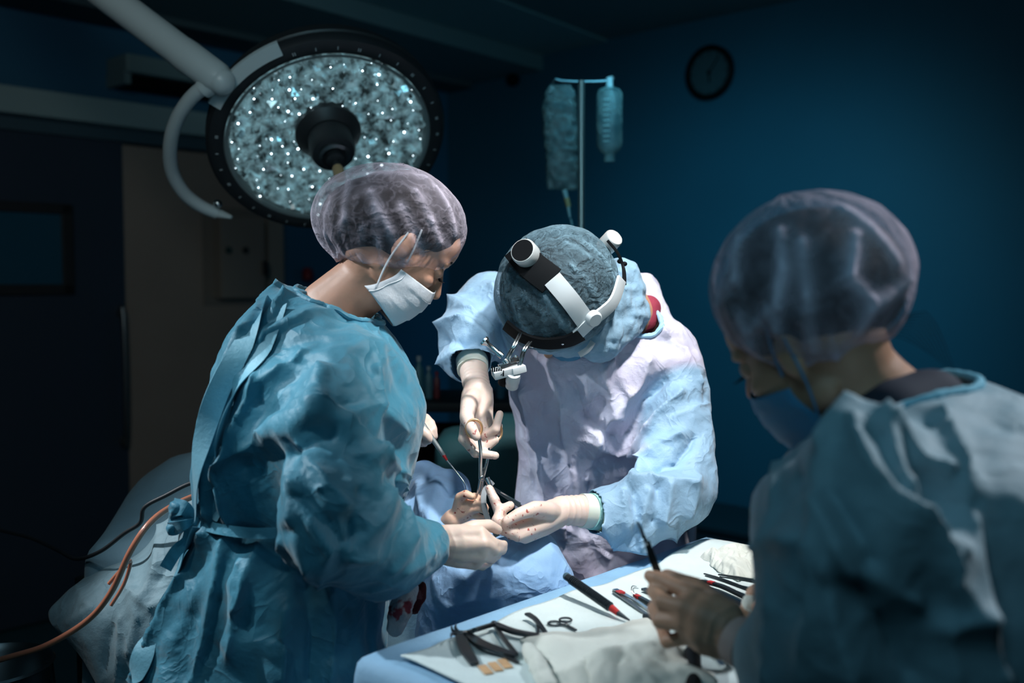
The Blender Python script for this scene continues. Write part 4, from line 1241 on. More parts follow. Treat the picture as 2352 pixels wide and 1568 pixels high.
st2 = [([(1260, 830), (1290, 930), (1310, 1050), (1330, 1180)], .009, .012), ([(1205, 900), (1230, 1000), (1260, 1120), (1300, 1230)], .012, .014),
       ([(1370, 810), (1390, 880), (1430, 960)], .009, .012), ([(1310, 880), (1350, 960), (1400, 1000)], .009, -.012), ([(1300, 930), (1375, 1010)], .007, .009),
       ([(1490, 830), (1450, 900), (1400, 960), (1380, 1010)], .010, .014), ([(1530, 870), (1480, 920), (1440, 1000)], .010, -.012), ([(1560, 900), (1500, 980), (1460, 1040)], .010, .014),
       ([(1380, 955), (1370, 1010), (1350, 1100)], .007, .010), ([(1400, 830), (1440, 900)], .008, .009), ([(1430, 780), (1400, 830), (1370, 870)], .008, .008),
       ([(1350, 1010), (1420, 1040), (1455, 1035)], .007, .008), ([(1560, 1000), (1480, 1050), (1450, 1120)], .010, .014), ([(1600, 1000), (1550, 1060), (1470, 1090)], .010, -.012),
       ([(1440, 1120), (1500, 1100), (1590, 1110)], .009, .012), ([(1370, 1200), (1420, 1240), (1480, 1250)], .009, .012), ([(1430, 1140), (1440, 1210)], .008, .010), ([(1490, 1130), (1470, 1200), (1475, 1240)], .009, .012),
       ([(1540, 1120), (1520, 1190), (1550, 1230)], .009, .011), ([(1455, 1130), (1462, 1220)], .008, -.010), ([(1510, 1120), (1500, 1200)], .008, -.010), ([(1600, 1100), (1580, 1180)], .008, .010),
       ([(1040, 690), (1080, 720), (1120, 760)], .010, .012), ([(1015, 745), (1060, 740), (1110, 780)], .010, .014), ([(1020, 780), (1060, 790), (1110, 790)], .009, -.012), ([(1015, 830), (1060, 815), (1110, 825)], .008, .010),
       ([(1130, 660), (1150, 730), (1180, 800)], .012, .014), ([(1510, 750), (1570, 810), (1605, 880)], .008, .010), ([(1550, 960), (1600, 935), (1625, 930)], .006, .006),
       ([(1240, 1150), (1300, 1200), (1400, 1280)], .012, .012), ([(1310, 1180), (1360, 1250), (1450, 1300)], .012, -.010)]
def region2(X):
    d = np.minimum(dist_seg(X, [tuple(q) for q in [P(1585, 950, 2.12), P(1580, 1100, 2.06), P(1470, 1180, 2.0), P(1375, 1180, 1.98)]]),
                   dist_seg(X, [tuple(q) for q in [P(1080, 700, 2.2), P(1070, 770, 2.15), P(1072, 830, 2.08)]]))
    return np.clip((.115 - d) / .02, 0, 1)
gs, sV, sF = gown('gown', rows2, armsg2, keep2, GOWN_S, s2p, st2, seed=23, region=region2, hor=.09, ver=.04, along=.08, around=.04, hs=2.1)
rim(sV, sF, P(1468, 712, 2.12), .0055, 'collar_binding', mat('binding blue', (.35, .6, .8), .7), gs)

hand(s_wR, [P(1090, 862, 2.05), P(1085, 828, 2.085)], [P(1070, 968, 1.965), P(1086, 962, 1.955), P(1104, 957, 1.965), P(1120, 950, 1.985)],
     [[P(1064, 1008, 1.935), P(1092, 1040, 1.925), P(1138, 1046, 1.925)], [P(1080, 1012, 1.945), P(1112, 1030, 1.94), P(1138, 1010, 1.94)],
      [P(1115, 1000, 1.945), P(1138, 985, 1.935), P(1148, 950, 1.94)], [P(1128, 985, 1.975), P(1142, 992, 1.965), P(1148, 978, 1.96)]],
     [P(1078, 925, 1.955), P(1072, 958, 1.925), P(1084, 985, 1.905), P(1094, 1002, 1.900)], r=.0102, palm=.018, m=GLOVE_ST, parent=s2p, foreR=(.027, .031))
hand(s_wL, [P(1330, 1172, 1.965), P(1372, 1175, 1.985)], [P(1168, 1212, 1.865), P(1176, 1222, 1.845), P(1190, 1230, 1.85), P(1206, 1234, 1.875)],
     [[P(1148, 1180, 1.865), P(1136, 1148, 1.87), P(1124, 1122, 1.88)], [P(1142, 1195, 1.845), P(1150, 1172, 1.86), P(1172, 1160, 1.875)],
      [P(1152, 1215, 1.85), P(1160, 1195, 1.87), P(1175, 1190, 1.885)], [P(1172, 1228, 1.88), P(1176, 1208, 1.90), P(1188, 1200, 1.91)]],
     [P(1258, 1172, 1.895), P(1228, 1168, 1.865), P(1192, 1180, 1.84), P(1164, 1196, 1.832)], r=.0105, palm=.0185, m=GLOVE_ST, parent=s2p, foreR=(.029, .033))
# knit cuffs of the gown at the wrists
Geo().tube([P(1335, 1172, 1.97), P(1362, 1174, 1.98)], [.0335, .0345], 30).obj('glove_cuff', CUFFW, s2p)
Geo().tube([P(1355, 1174, 1.975), P(1372, 1175, 1.985)], [.036, .0365], 30).obj('knit_cuff', mat('knit cuff', (.35, .66, .62), .8, bump=.4, bscale=120), s2p)
Geo().tube([P(1372, 1175, 1.985), P(1376, 1175, 1.986)], [.0385, .0385], 30).obj('cuff_edge', mat('cuff edge', (.6, .55, .3), .8), s2p)
Geo().tube([P(1086, 850, 2.062), P(1084, 828, 2.085)], [.0325, .034], 30).obj('glove_cuff', CUFFW, s2p)
trousers_and_shoes(pel2, feet2, (-.2, -1, 0), s2p)

# ------------------------------------------------------------------ RIGHT ASSISTANT
M3 = frame((-.60, .66, -.48), (-.46, .16, .86)); C3 = P(1858, 765, 1.26)
nk3 = [P(1950, 850, 1.25), P(1990, 890, 1.25), P(2040, 950, 1.26)]
hW3 = P(1668, 1450, 1.30)
armR3 = [P(1930, 1080, 1.12), P(1930, 1500, 1.10), P(1760, 1500, 1.24), hW3]
armL3 = [P(1850, 1080, 1.38), P(1800, 1420, 1.50), P(1770, 1400, 1.46), P(1755, 1400, 1.42)]
pel3 = P(2160, 1568, 1.10); pel3.z = .95
feet3 = [V((pel3.x - .13, 1.02, 0)), V((pel3.x + .12, 1.10, 0))]
g = Geo(); head_geo(g, C3, M3, 1.0, nk3)
body_core(g, pel3, P(2130, 1080, 1.18), armR3[0], armL3[0], [armR3, armL3], feet=feet3)
g.chain([P(1940, 850, 1.25), P(2040, 888, 1.25), P(2100, 915, 1.26)], [.045, .038, .03], 16)
a3 = person(g, 'person', 'right foreground assistant from behind in pale blue gown and mauve cap', SKIN)
eyes(C3, M3, a3)
g = Geo().ell(C3 + M3 @ V((-.010, 0, .047)), (.104, .084, .088), M3, 28, 18).ell(P(1875, 645, 1.25), (.112, .098, .092))
hair = skin_obj(g, .006, 'hair', HAIR, a3)
g = Geo()
for k in range(9):
    p = P(2010, 785, 1.25); a = k * .004
    g.tube([p, p + V((.03 + a, 0, .006 + a)), p + V((.065 + a * 1.2, 0, -.012 - a))], [.0007, .0006, .0002], 4, smooth=4)
g.obj('loose_strands', HAIR, hair)
Vt, F = cap(P(1864, 646, 1.25), (.129, .118, .112), frame((-.9, .3, -.3), (-.12, -.02, .98)), hem=-.84, pleats=30, amp=.07, seed=12, tuck=.25, crum=.04)
cap_obj('bouffant_cap', Vt, F, CAP_PR, a3, [([(1960, 540), (1950, 640), (2000, 690)], .006, .012), ([(1790, 530), (1800, 620), (1780, 760)], .005, .009), ([(1700, 550), (1690, 640), (1650, 700)], .005, .008), ([(1840, 560), (1850, 680), (1870, 800)], .006, .010), ([(1930, 480), (2000, 530), (2060, 600)], .006, .009), ([(1730, 760), (1780, 700), (1800, 620)], .005, .007), ([(1970, 760), (2000, 700), (2090, 640)], .006, .009), ([(1700, 720), (1730, 800)], .005, .007)])
make_mask(C3, M3, MASKB, a3)
g = Geo().chain([P(1970, 985, 1.22), P(2060, 965, 1.205), P(2140, 925, 1.22)], [.042, .054, .044], 18)
skin_obj(g, .008, 'undershirt', NAVY, a3)
rows3 = [(862, 2120, 2220, 1.27, .05), (890, 2040, 2300, 1.25, .08), (930, 1965, 2360, 1.23, .115), (990, 1890, 2440, 1.22, .145), (1060, 1815, 2500, 1.20, .17), (1140, 1745, 2560, 1.19, .18), (1220, 1735, 2590, 1.18, .18),
         (1330, 1742, 2600, 1.17, .17), (1450, 1752, 2600, 1.16, .165), (1600, 1740, 2600, 1.15, .17), (1900, 1720, 2620, 1.13, .18), (2500, 1700, 2650, 1.10, .19), (2700, 1700, 2650, 1.10, .19)]
armsg3 = [([P(1990, 1080, 1.10), P(1970, 1250, 1.05), P(1950, 1500, 1.07), P(1830, 1545, 1.17), P(1745, 1500, 1.25)], [.075, .078, .075, .058, .044])]
nb3 = np.array(P(2030, 895, 1.24))
def keep3(X):
    d = np.linalg.norm((X - nb3) * np.array((.72, 1, 1.15)), axis=1)
    neckhole = (d < .080) & ((X - nb3) @ np.array((-.3, -.1, .95)) > -.024)
    a = np.array(P(1745, 1500, 1.25)); ax = np.array((P(1700, 1475, 1.28) - P(1790, 1520, 1.2)).normalized())
    cuff = ((X - a) @ ax > .012) & (np.linalg.norm(X - a, axis=1) < .085)
    return ~(neckhole | cuff) & (X[:, 2] > .38)
st3 = [([(1960, 940), (1890, 1020), (1875, 1100), (1865, 1250), (1870, 1400), (1860, 1560)], .008, .014), ([(1880, 1050), (1850, 1200), (1850, 1400)], .008, -.012),
       ([(1960, 980), (2000, 1090), (2080, 1190), (2160, 1290), (2240, 1420)], .010, .018), ([(2030, 960), (2060, 1080), (2100, 1180), (2200, 1270)], .012, .016), ([(2050, 970), (2120, 1050), (2170, 1080)], .008, .014),
       ([(2020, 1000), (2060, 1120), (2130, 1220)], .010, -.014), ([(2080, 1000), (2140, 1100), (2170, 1200)], .014, -.016), ([(1900, 1130), (1950, 1200), (2000, 1290)], .009, -.012),
       ([(1880, 1160), (1930, 1260), (1960, 1310), (2100, 1380)], .008, .012), ([(2160, 950), (2200, 1080), (2240, 1200), (2260, 1400), (2300, 1560)], .010, .014), ([(2240, 1150), (2270, 1300), (2310, 1500)], .010, -.012),
       ([(1800, 1080), (1800, 1200), (1790, 1400), (1780, 1560)], .012, .012), ([(1740, 1260), (1800, 1240), (1840, 1230)], .008, .010), ([(1830, 1100), (1830, 1250), (1820, 1400)], .010, -.010),
       ([(1900, 1290), (1920, 1420), (1960, 1560)], .012, .014), ([(1960, 1350), (2060, 1460), (2100, 1560)], .016, -.016), ([(2150, 1440), (2200, 1430), (2250, 1420)], .008, .010), ([(2180, 1450), (2190, 1560)], .012, .010)]
g3, tV, tF = gown('gown', rows3, armsg3, keep3, GOWN_R, a3, st3, seed=31, hor=.06, ver=.03, along=.07, around=.03, voxel=.022, hs=1.9)
rim(tV, tF, P(2030, 895, 1.2), .0060, 'collar_binding', mat('binding teal', (.16, .45, .58), .7), g3)
hand(hW3, [P(1700, 1475, 1.28), P(1735, 1495, 1.255)], [P(1598, 1368, 1.325), P(1572, 1395, 1.31), P(1568, 1430, 1.31), P(1585, 1462, 1.325)],
     [[P(1548, 1345, 1.355), P(1510, 1328, 1.375), P(1492, 1322, 1.385)], [P(1522, 1382, 1.335), P(1503, 1358, 1.37), P(1512, 1342, 1.39)],
      [P(1515, 1425, 1.335), P(1503, 1398, 1.37), P(1518, 1380, 1.39)], [P(1532, 1472, 1.345), P(1520, 1440, 1.375), P(1535, 1425, 1.39)]],
     [P(1640, 1395, 1.345), P(1598, 1352, 1.375), P(1558, 1335, 1.385), P(1532, 1322, 1.385)], r=.0112, palm=.022, m=GLOVE_D, parent=a3, foreR=(.028, .031), voxel=.0023)
Geo().tube([P(1690, 1468, 1.285), P(1722, 1488, 1.265)], [.0315, .033], 28).obj('glove_cuff', mat('cuff pinkish', (.46, .36, .33), .6), a3)
hand(P(1775, 1400, 1.50), [P(1800, 1410, 1.52)], [P(1745, 1375, 1.47), P(1740, 1390, 1.465), P(1742, 1405, 1.47), P(1748, 1420, 1.48)],
     [[P(1728, 1372, 1.45), P(1716, 1385, 1.45), P(1712, 1398, 1.455)], [P(1722, 1392, 1.45), P(1712, 1402, 1.455), P(1710, 1412, 1.465)],
      [P(1722, 1410, 1.455), P(1715, 1418, 1.465), P(1718, 1426, 1.475)], [P(1730, 1424, 1.47), P(1724, 1430, 1.48), P(1728, 1434, 1.49)]],
     [P(1760, 1375, 1.49), P(1742, 1358, 1.48), P(1728, 1362, 1.47)], r=.0095, palm=.016, m=GLOVE_D, parent=a3, foreR=(.025, .027), voxel=.0023)
trousers_and_shoes(pel3, feet3, (-.6, .8, 0), a3)
# ================================================================== TABLES AND DRAPES
def drape_sheet(A, u, v, Lu, Lv, z, oh, res=.02, fold=.02, kf=9.0, hf=None, seed=1, crum=.04, rcorner=.04, dmax=.012, it=30, only=None):
    A, u, v = np.array(A), np.array(u), np.array(v)
    ns = int((Lu + 2 * oh) / res); nt = int((Lv + 2 * oh) / res)
    S, T = np.meshgrid(np.linspace(-oh, Lu + oh, ns + 1), np.linspace(-oh, Lv + oh, nt + 1), indexing='ij')
    cs, ct = np.clip(S, 0, Lu), np.clip(T, 0, Lv); es, et = S - cs, T - ct; e = np.hypot(es, et) + 1e-9
    r = rcorner; a = np.minimum(e / r, math.pi / 2)
    out = r * np.sin(a); down = np.where(e < r * math.pi / 2, r * (1 - np.cos(a)), r + e - r * math.pi / 2)
    ph = (cs + ct) * kf * 2 * math.pi + np.arctan2(et, es) * 3
    out = out + fold * (np.sin(ph) + .5 * np.sin(ph * 1.7 + 1) + .6) * np.minimum(1, down / .35) + down * .04
    h = np.zeros_like(S) if hf is None else hf(S, T) * np.exp(-down * 0)
    X = A[0] + u[0] * (cs + out * es / e) + v[0] * (ct + out * et / e)
    Y = A[1] + u[1] * (cs + out * es / e) + v[1] * (ct + out * et / e)
    Z = z - down + h
    Vt = np.stack([X, Y, np.maximum(Z, .05)], -1).reshape(-1, 3)
    F = [(i * (nt + 1) + j, (i + 1) * (nt + 1) + j, (i + 1) * (nt + 1) + j + 1, i * (nt + 1) + j + 1) for i in range(ns) for j in range(nt)]
    Vt = crumple(Vt, F, crum, it, .15, dmax, dmax * .3, .001, seed=seed)
    return Vt, F

TZ = .95
TA = np.array((-.215, 1.475)); TU = np.array((.68, .733)); TV = np.array((.733, -.68))
LU, LV = .95, .50
tb = empty('instrument_table', V((*(TA + TU * LU / 2 + TV * LV / 2), 0)), 'instrument table under blue drape at the lower right, covered in tools', 'table')
def TP(s, t, z): q = TA + TU * s + TV * t; return V((q[0], q[1], z))
Mt = Matrix((V((*TU, 0)), V((*TV, 0)), V((0, 0, 1)))).transposed()
Geo().box(TP(LU / 2, LV / 2, TZ - .028), (LU - .02, LV - .02, .02), Mt).obj('tray_top', STEEL, tb, bevel=.004)
g = Geo()
for s in (.06, LU - .06):
    for t in (.06, LV - .06):
        Geo().tube([TP(s, t, 0), TP(s, t, TZ - .035)], .014, 12).obj('leg', STEEL, tb)
Vt, F = drape_sheet(TA, TU, TV, LU, LV, TZ - .012, .42, .013, .03, 3.0, seed=3, crum=.03, rcorner=.02, dmax=.008)
dr = link('table_drape', build_me(Vt, F), mat('instrument drape', (.30, .55, .78), .7, transl=.1, bump=.25, bscale=90, var=.12, vscale=14), None)
tag(dr, 'blue fabric drape spread over the instrument table', 'drape'); dr.modifiers.new('t', 'SOLIDIFY').thickness = .0015
# white absorbent pad
s0, s1_, t0, t1_ = .004, LU - .06, .056, LV + .02
ns, nt = 110, 62; vs = []; fs = []
for i in range(ns + 1):
    for j in range(nt + 1):
        s = s0 + (s1_ - s0) * i / ns; t = t0 + (t1_ - t0) * j / nt
        hump = .018 * math.exp(-((s - .82) / .07) ** 2 - ((t - .12) / .12) ** 2)
        p = TP(s + .006 * math.sin(t * 19), t + .008 * math.sin(s * 14) + .004 * math.sin(s * 41), TZ - .002 + hump + .0006 * math.sin(s * 60 + t * 30))
        vs.append(tuple(p))
for i in range(ns):
    for j in range(nt): a = i * (nt + 1) + j; fs.append((a, a + nt + 1, a + nt + 2, a + 1))
Vt = crumple(np.array(vs), fs, .012, 20, .2, .004, .001, .0006, seed=5)
pad = link('absorbent_pad', build_me(Vt, fs), PADW, None); tag(pad, 'white absorbent pad laid on the blue drape beneath the instruments', 'pad')
pad.modifiers.new('t', 'SOLIDIFY').thickness = .003
ZT = TZ + .0015
def T(px, py, h=0.0): return on_z(px, py, ZT + h)

# operating table with the patient
ot = empty('operating_table', V((-.50, 2.32, 0)), 'operating table hidden under blue-grey drapes between the two standing assistants and surgeon', 'operating table')
Geo().box((-.50, 2.32, .86), (.68, .42, .08)).obj('mattress', NAVY, ot, bevel=.02)
Geo().box((-.50, 2.32, .80), (.70, .44, .04)).obj('table_frame', STEELD, ot, bevel=.005)
Geo().tube([(-.50, 2.32, .10), (-.50, 2.32, .79)], .09, 24).obj('column', STEELD, ot)
Geo().box((-.50, 2.32, .05), (.60, .40, .10)).obj('base', STEELD, ot, bevel=.02)
def hf(S, T_):
    x = -.86 + S; y = T_
    k = .13 * np.exp(-((y - .25) / .17) ** 2) * (1 - .35 * np.clip((x + .3) / .3, 0, 1))
    k += .07 * np.exp(-((x + .62) / .16) ** 2 - ((y - .38) / .2) ** 2)
    k -= .05 * np.clip((x + .26) / .25, 0, 1)
    return k * np.clip(np.minimum(np.minimum(S + .2, 0.95 - S) * 4, np.minimum(T_ + .15, .65 - T_) * 4), 0, 1)
Vt, F = drape_sheet((-.86, 2.10), (1, 0), (0, 1), .70, .46, .945, .50, .016, .016, 3.0, hf, seed=8, crum=.04, rcorner=.05, dmax=.018)
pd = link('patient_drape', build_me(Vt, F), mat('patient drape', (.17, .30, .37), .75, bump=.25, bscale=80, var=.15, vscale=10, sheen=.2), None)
tag(pd, 'blue-grey surgical drape covering the patient and operating table behind the left assistant', 'drape'); pd.modifiers.new('t', 'SOLIDIFY').thickness = .002

# bright draped arm rest in the middle
rows = [(1212, 1180, 1262, 1.97, .02), (1228, 1090, 1272, 1.96, .06), (1262, 1010, 1290, 1.95, .09), (1310, 985, 1318, 1.94, .10), (1360, 965, 1335, 1.95, .09), (1430, 950, 1280, 1.98, .08), (1568, 945, 1220, 2.0, .08), (1900, 940, 1200, 2.0, .08)]
g = Geo().loft(sil(rows, 36, 2.2)); g.chain([P(1040, 1120, 2.14), P(1020, 1170, 2.06), P(1030, 1230, 1.99)], [.045, .065, .07], 18)
g.chain([P(970, 1105, 2.16), P(985, 1180, 2.10), P(1000, 1260, 2.0)], [.05, .06, .06], 18)
Vt, F = remesh(g, .012); Vt = lap_smooth(Vt, edges_of(F), 5, .6); Vt, F = cut(Vt, F, Vt[:, 2] > .42)
Vt = crumple(Vt, F, .05, 40, .3, .02, .012, .004, seed=14); Vt, F = subdiv(Vt, F, 1)
Vt = strokes(Vt, F, [([(1100, 1290), (1160, 1240), (1230, 1222)], .012, .012), ([(1010, 1290), (1070, 1330), (1130, 1300)], .010, .014), ([(1240, 1225), (1270, 1270), (1300, 1310)], .010, .010),
                     ([(960, 1110), (975, 1170), (990, 1200)], .010, .014), ([(1000, 1100), (1015, 1140), (1060, 1160)], .009, .012), ([(1040, 1130), (1010, 1180), (1000, 1210)], .008, -.010), ([(1000, 1330), (1030, 1390), (1090, 1370)], .012, .012)])
Vt = crumple(Vt, F, .03, 30, .12, .007, .006, .0012, seed=15)
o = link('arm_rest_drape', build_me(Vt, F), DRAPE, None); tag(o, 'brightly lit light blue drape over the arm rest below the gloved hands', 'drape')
o.modifiers.new('t', 'SOLIDIFY').thickness = .0015
ar = Geo().box(V((P(1180, 1300, 1.94).x, 1.97, .86)), (.26, .12, .05)).obj('arm_rest', NAVY, ot, bevel=.01)

# loose hanging drape corner at the left
ctl = [[(215, 1310, 2.12), (262, 1285, 2.10), (320, 1285, 2.05), (372, 1200, 2.02), (440, 1130, 1.98), (560, 1130, 1.98)],
       [(150, 1362, 2.06), (232, 1330, 1.99), (300, 1335, 1.96), (375, 1300, 1.93), (450, 1230, 1.93), (560, 1230, 1.93)],
       [(95, 1412, 2.02), (180, 1430, 1.93), (262, 1440, 1.92), (350, 1430, 1.89), (440, 1400, 1.90), (560, 1400, 1.90)],
       [(128, 1440, 2.02), (205, 1500, 1.92), (280, 1540, 1.93), (370, 1560, 1.88), (450, 1540, 1.90), (560, 1540, 1.90)],
       [(165, 1470, 2.02), (240, 1600, 1.93), (300, 1700, 1.93), (380, 1740, 1.89), (450, 1740, 1.90), (560, 1740, 1.90)]]
vs = [tuple(P(*c)) for row in ctl for c in row]; fs = [(i * 6 + j, i * 6 + j + 1, i * 6 + j + 7, i * 6 + j + 6) for i in range(4) for j in range(5)]
Vt, F = subdiv(np.array(vs), fs, 3)
Vt = crumple(Vt, F, .07, 40, .3, .03, .02, .003, seed=4); Vt, F = subdiv(Vt, F, 1)
Vt = strokes(Vt, F, [([(180, 1350), (210, 1400), (160, 1430)], .008, .010), ([(300, 1330), (320, 1420), (300, 1500)], .010, .014), ([(250, 1340), (255, 1440), (240, 1540)], .010, -.012), ([(370, 1210), (365, 1300), (330, 1370)], .010, .014),
                     ([(310, 1360), (350, 1400), (400, 1370)], .008, .014), ([(400, 1180), (400, 1260), (370, 1330)], .008, -.012), ([(280, 1420), (275, 1500), (270, 1560)], .008, .012)])
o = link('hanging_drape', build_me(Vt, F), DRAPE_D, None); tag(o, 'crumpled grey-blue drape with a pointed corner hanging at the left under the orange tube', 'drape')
o.modifiers.new('t', 'SOLIDIFY').thickness = .0015

# patient: only hand and forearm uncovered
g = Geo()
g.ell((-.72, 2.35, .965), (.09, .072, .078)); g.chain([(-.66, 2.35, .96), (-.56, 2.34, .955), (-.35, 2.33, .955)], [.045, .075, .075], 18)
pw = P(1042, 1192, 1.95)
g.chain([(-.60, 2.30, .97), (-.25, 2.20, .95), tuple(P(1005, 1238, 1.99)), tuple(pw)], [.040, .032, .026, .021], 18)
pk = [P(1070, 1148, 1.94), P(1078, 1158, 1.93), P(1082, 1170, 1.93), P(1078, 1182, 1.94)]
pf = [[P(1090, 1138, 1.935), P(1103, 1141, 1.93), P(1110, 1150, 1.925)], [P(1100, 1153, 1.92), P(1112, 1158, 1.915), P(1118, 1166, 1.915)],
      [P(1101, 1169, 1.92), P(1113, 1173, 1.915), P(1118, 1180, 1.915)], [P(1096, 1185, 1.93), P(1106, 1188, 1.925), P(1113, 1190, 1.925)]]
for k, f in zip(pk, pf):
    g.chain([pw, pw.lerp(k, .6), k], [.015, .0125, .0095], 12); g.chain([k] + f, [.0078, .0068, .0062, .0052], 12)
g.chain([pw.lerp(pk[0], .2), P(1056, 1142, 1.93), P(1070, 1134, 1.92), P(1084, 1140, 1.915)], [.012, .010, .0085, .007], 12)
Vt, F = remesh(g, .0022); Vt = lap_smooth(Vt, edges_of(F), 3, .5)
o = link('person', build_me(Vt, F), mat('patient skin', (.82, .52, .38), .45, sss=.2, bump=.1, bscale=90, stain=(.35, .06, .04), sth=.66, sscale=80), None)
tag(o, 'patient lying under the drapes with only a bare hand uncovered beneath the long forceps', 'person')

# bloody gauze by the left assistant's sleeve
for (pts, rad, lab, sd) in (([(908, 1440, 1.73), (920, 1400, 1.73), (938, 1352, 1.74)], [.016, .021, .018], 'longer blood-stained white gauze pad between the left assistant and instrument table', 1),
                            ([(950, 1400, 1.77), (962, 1370, 1.77), (970, 1345, 1.77)], [.010, .013, .008], 'narrow dark bloody gauze behind the longer stained gauze pad', 2)):
    g = Geo().chain([P(*q) for q in pts], rad, 16); Vt, F = remesh(g, .0035); Vt = lap_smooth(Vt, edges_of(F), 4)
    Vt = crumple(Vt, F, .10, 25, .15, .005, .005, .001, seed=sd)
    o = link('bloody_gauze', build_me(Vt, F), GAUZE_R if sd == 1 else mat('dark gauze', (.25, .08, .09), .9, stain=(.10, .01, .015), sth=.45, sscale=30), None); tag(o, lab, 'gauze')

# gauze heaps on the pad
def heap(name, pts, rad, lab, sd, squash=None, m=GAUZE, vox=.006, cr=.12):
    g = Geo().chain(pts, rad, 18); Vt, F = remesh(g, vox); Vt = lap_smooth(Vt, edges_of(F), 5)
    Vt[:, 2] = np.maximum(Vt[:, 2], ZT + .001)
    Vt = crumple(Vt, F, cr, 40, .2, .010, .008, .003, seed=sd); Vt, F = subdiv(Vt, F, 1); Vt = crumple(Vt, F, .04, 20, .1, .004, .003, .0008, seed=sd + 1)
    Vt[:, 2] = np.maximum(Vt[:, 2], ZT + .0005)
    o = link(name, build_me(Vt, F), m, None); tag(o, lab, 'gauze'); return o
def cloth_patch(name, corners, nu_, nv_, hf_, m, lab, cat, seed=1, cr=.08, dmax=.012, th=.0012):
    c = [np.array(T(*q)) for q in corners]; vs = []; r_ = np.random.default_rng(seed); ph = r_.uniform(0, 6.28, 12)
    for i in range(nu_ + 1):
        for j in range(nv_ + 1):
            a, b = i / nu_, j / nv_
            a2 = a + .03 * math.sin(b * 7 + ph[0]) + .012 * math.sin(b * 23 + ph[1]); b2 = b + .03 * math.sin(a * 6 + ph[2]) + .012 * math.sin(a * 19 + ph[3])
            p = (c[0] * (1 - a2) + c[1] * a2) * (1 - b2) + (c[3] * (1 - a2) + c[2] * a2) * b2
            vs.append(p + np.array((0, 0, hf_(a, b, ph))))
    fs = [(i * (nv_ + 1) + j, (i + 1) * (nv_ + 1) + j, (i + 1) * (nv_ + 1) + j + 1, i * (nv_ + 1) + j + 1) for i in range(nu_) for j in range(nv_)]
    Vt = crumple(np.array(vs), fs, cr, 40, .12, dmax, .002, .002, seed=seed); Vt, fs = subdiv(Vt, fs, 1)
    Vt[:, 2] = np.maximum(Vt[:, 2], ZT + .001)
    o = link(name, build_me(Vt, fs), m, None); tag(o, lab, cat); o.modifiers.new('t', 'SOLIDIFY').thickness = th
    return o
def lump(a, b, ph, k=.02):
    e = min(1, 6 * min(a, 1 - a, b, 1 - b)); r1 = abs(math.sin(a * 6 + b * 3 + ph[4])); r2 = abs(math.sin(b * 8 - a * 4 + ph[5])); return .003 + e ** .7 * k * (.45 + .35 * r1 + .35 * r2)
cloth_patch('gauze_cloth', [(1205, 1470), (1500, 1425), (1650, 1560), (1330, 1640)], 60, 50, lambda a, b, ph: lump(a, b, ph, .012), GAUZE, 'large crumpled white gauze cloth in front of the right assistant\'s hand', 'gauze', 21, .022)
cloth_patch('gauze_cloth', [(1330, 1535), (1530, 1490), (1640, 1600), (1400, 1680)], 50, 40, lambda a, b, ph: 0.016 + lump(a, b, ph, .016), GAUZE, 'smaller folded gauze lying on top of the large gauze cloth, nearest the camera', 'gauze', 25, .03)
heap('gauze_roll', [T(1212, 1490, .006), T(1235, 1530, .006), T(1262, 1580, .006)], [.012, .015, .014], 'narrow rolled gauze strip left of the large gauze heap', 27)
cloth_patch('gauze_cloth', [(1605, 1285), (1700, 1262), (1790, 1320), (1690, 1335)], 50, 40, lambda a, b, ph: lump(a, b, ph, .022), GAUZE, 'wrinkled white gauze at the far right end of the instrument table', 'gauze', 29, .16)

# ================================================================== INSTRUMENTS
DS = mat('instrument steel', (.05, .065, .075), .36, metal=.8, spec=.3)
def tool(name, pts, lab, cat, main='handle'):
    c = sum((V(p) for p in pts), V()) / len(pts); return empty(name, c, lab, cat)
def bar(pts, w, th, name, m, par, k=6, bev=0):
    return ribbon(pts, w, th, (0, 0, 1), k).obj(name, m, par, bevel=bev)
def torus(c, ax1, ax2, r, rr, n=36, fl=1.0):
    return Geo().loft([[V(c) + (V(ax1) * math.cos(2 * math.pi * i / n) + V(ax2) * math.sin(2 * math.pi * i / n) * fl) * (r + rr * math.cos(2 * math.pi * j / 10)) + V(ax1).cross(V(ax2)) * (rr * math.sin(2 * math.pi * j / 10)) for j in range(10)] for i in range(n)], caps=False, close=True)
# ribbed elevator
a, b, c, d = T(1302, 1324, .035), T(1405, 1396, .014), T(1420, 1408, .010), T(1446, 1424, .004)
t = tool('bone_rasp', [a, b, c, d], 'long dark ribbed-handle rasp with red band lying across the pad\'s far-left edge', 'surgical tool')
Geo().tube([a, a.lerp(b, .5), b], [.0068, .0068, .0065], 18).obj('handle', DS, t)
g = Geo(); dv = (b - a).normalized()
for k in range(26):
    p = a.lerp(b, .12 + .86 * k / 26); g.tube([p - dv * .0011, p + dv * .0011], .0082, 18)
g.obj('grip_ribs', DS, t); Geo().ell(a, (.0072,) * 3).obj('end_cap', mat('blue cap steel', (.08, .16, .2), .4, metal=.5), t)
Geo().tube([b, c], [.0062, .0048], 16).obj('red_band', REDM, t); Geo().tube([c, d], [.0045, .0014], 12).obj('shaft', DS, t)
# clear spoon under its tip
cpt = T(1455, 1434, .003)
o = torus(cpt, (.9, .3, 0), (-.3, .9, 0), .013, .0028, fl=.6).obj('glass_ampoule', mat('clear glass', (.8, .9, .92), .08, transp=.4, edge=.5), None)
tag(o, 'small clear glass loop at the tip of the long ribbed rasp', 'ampoule')
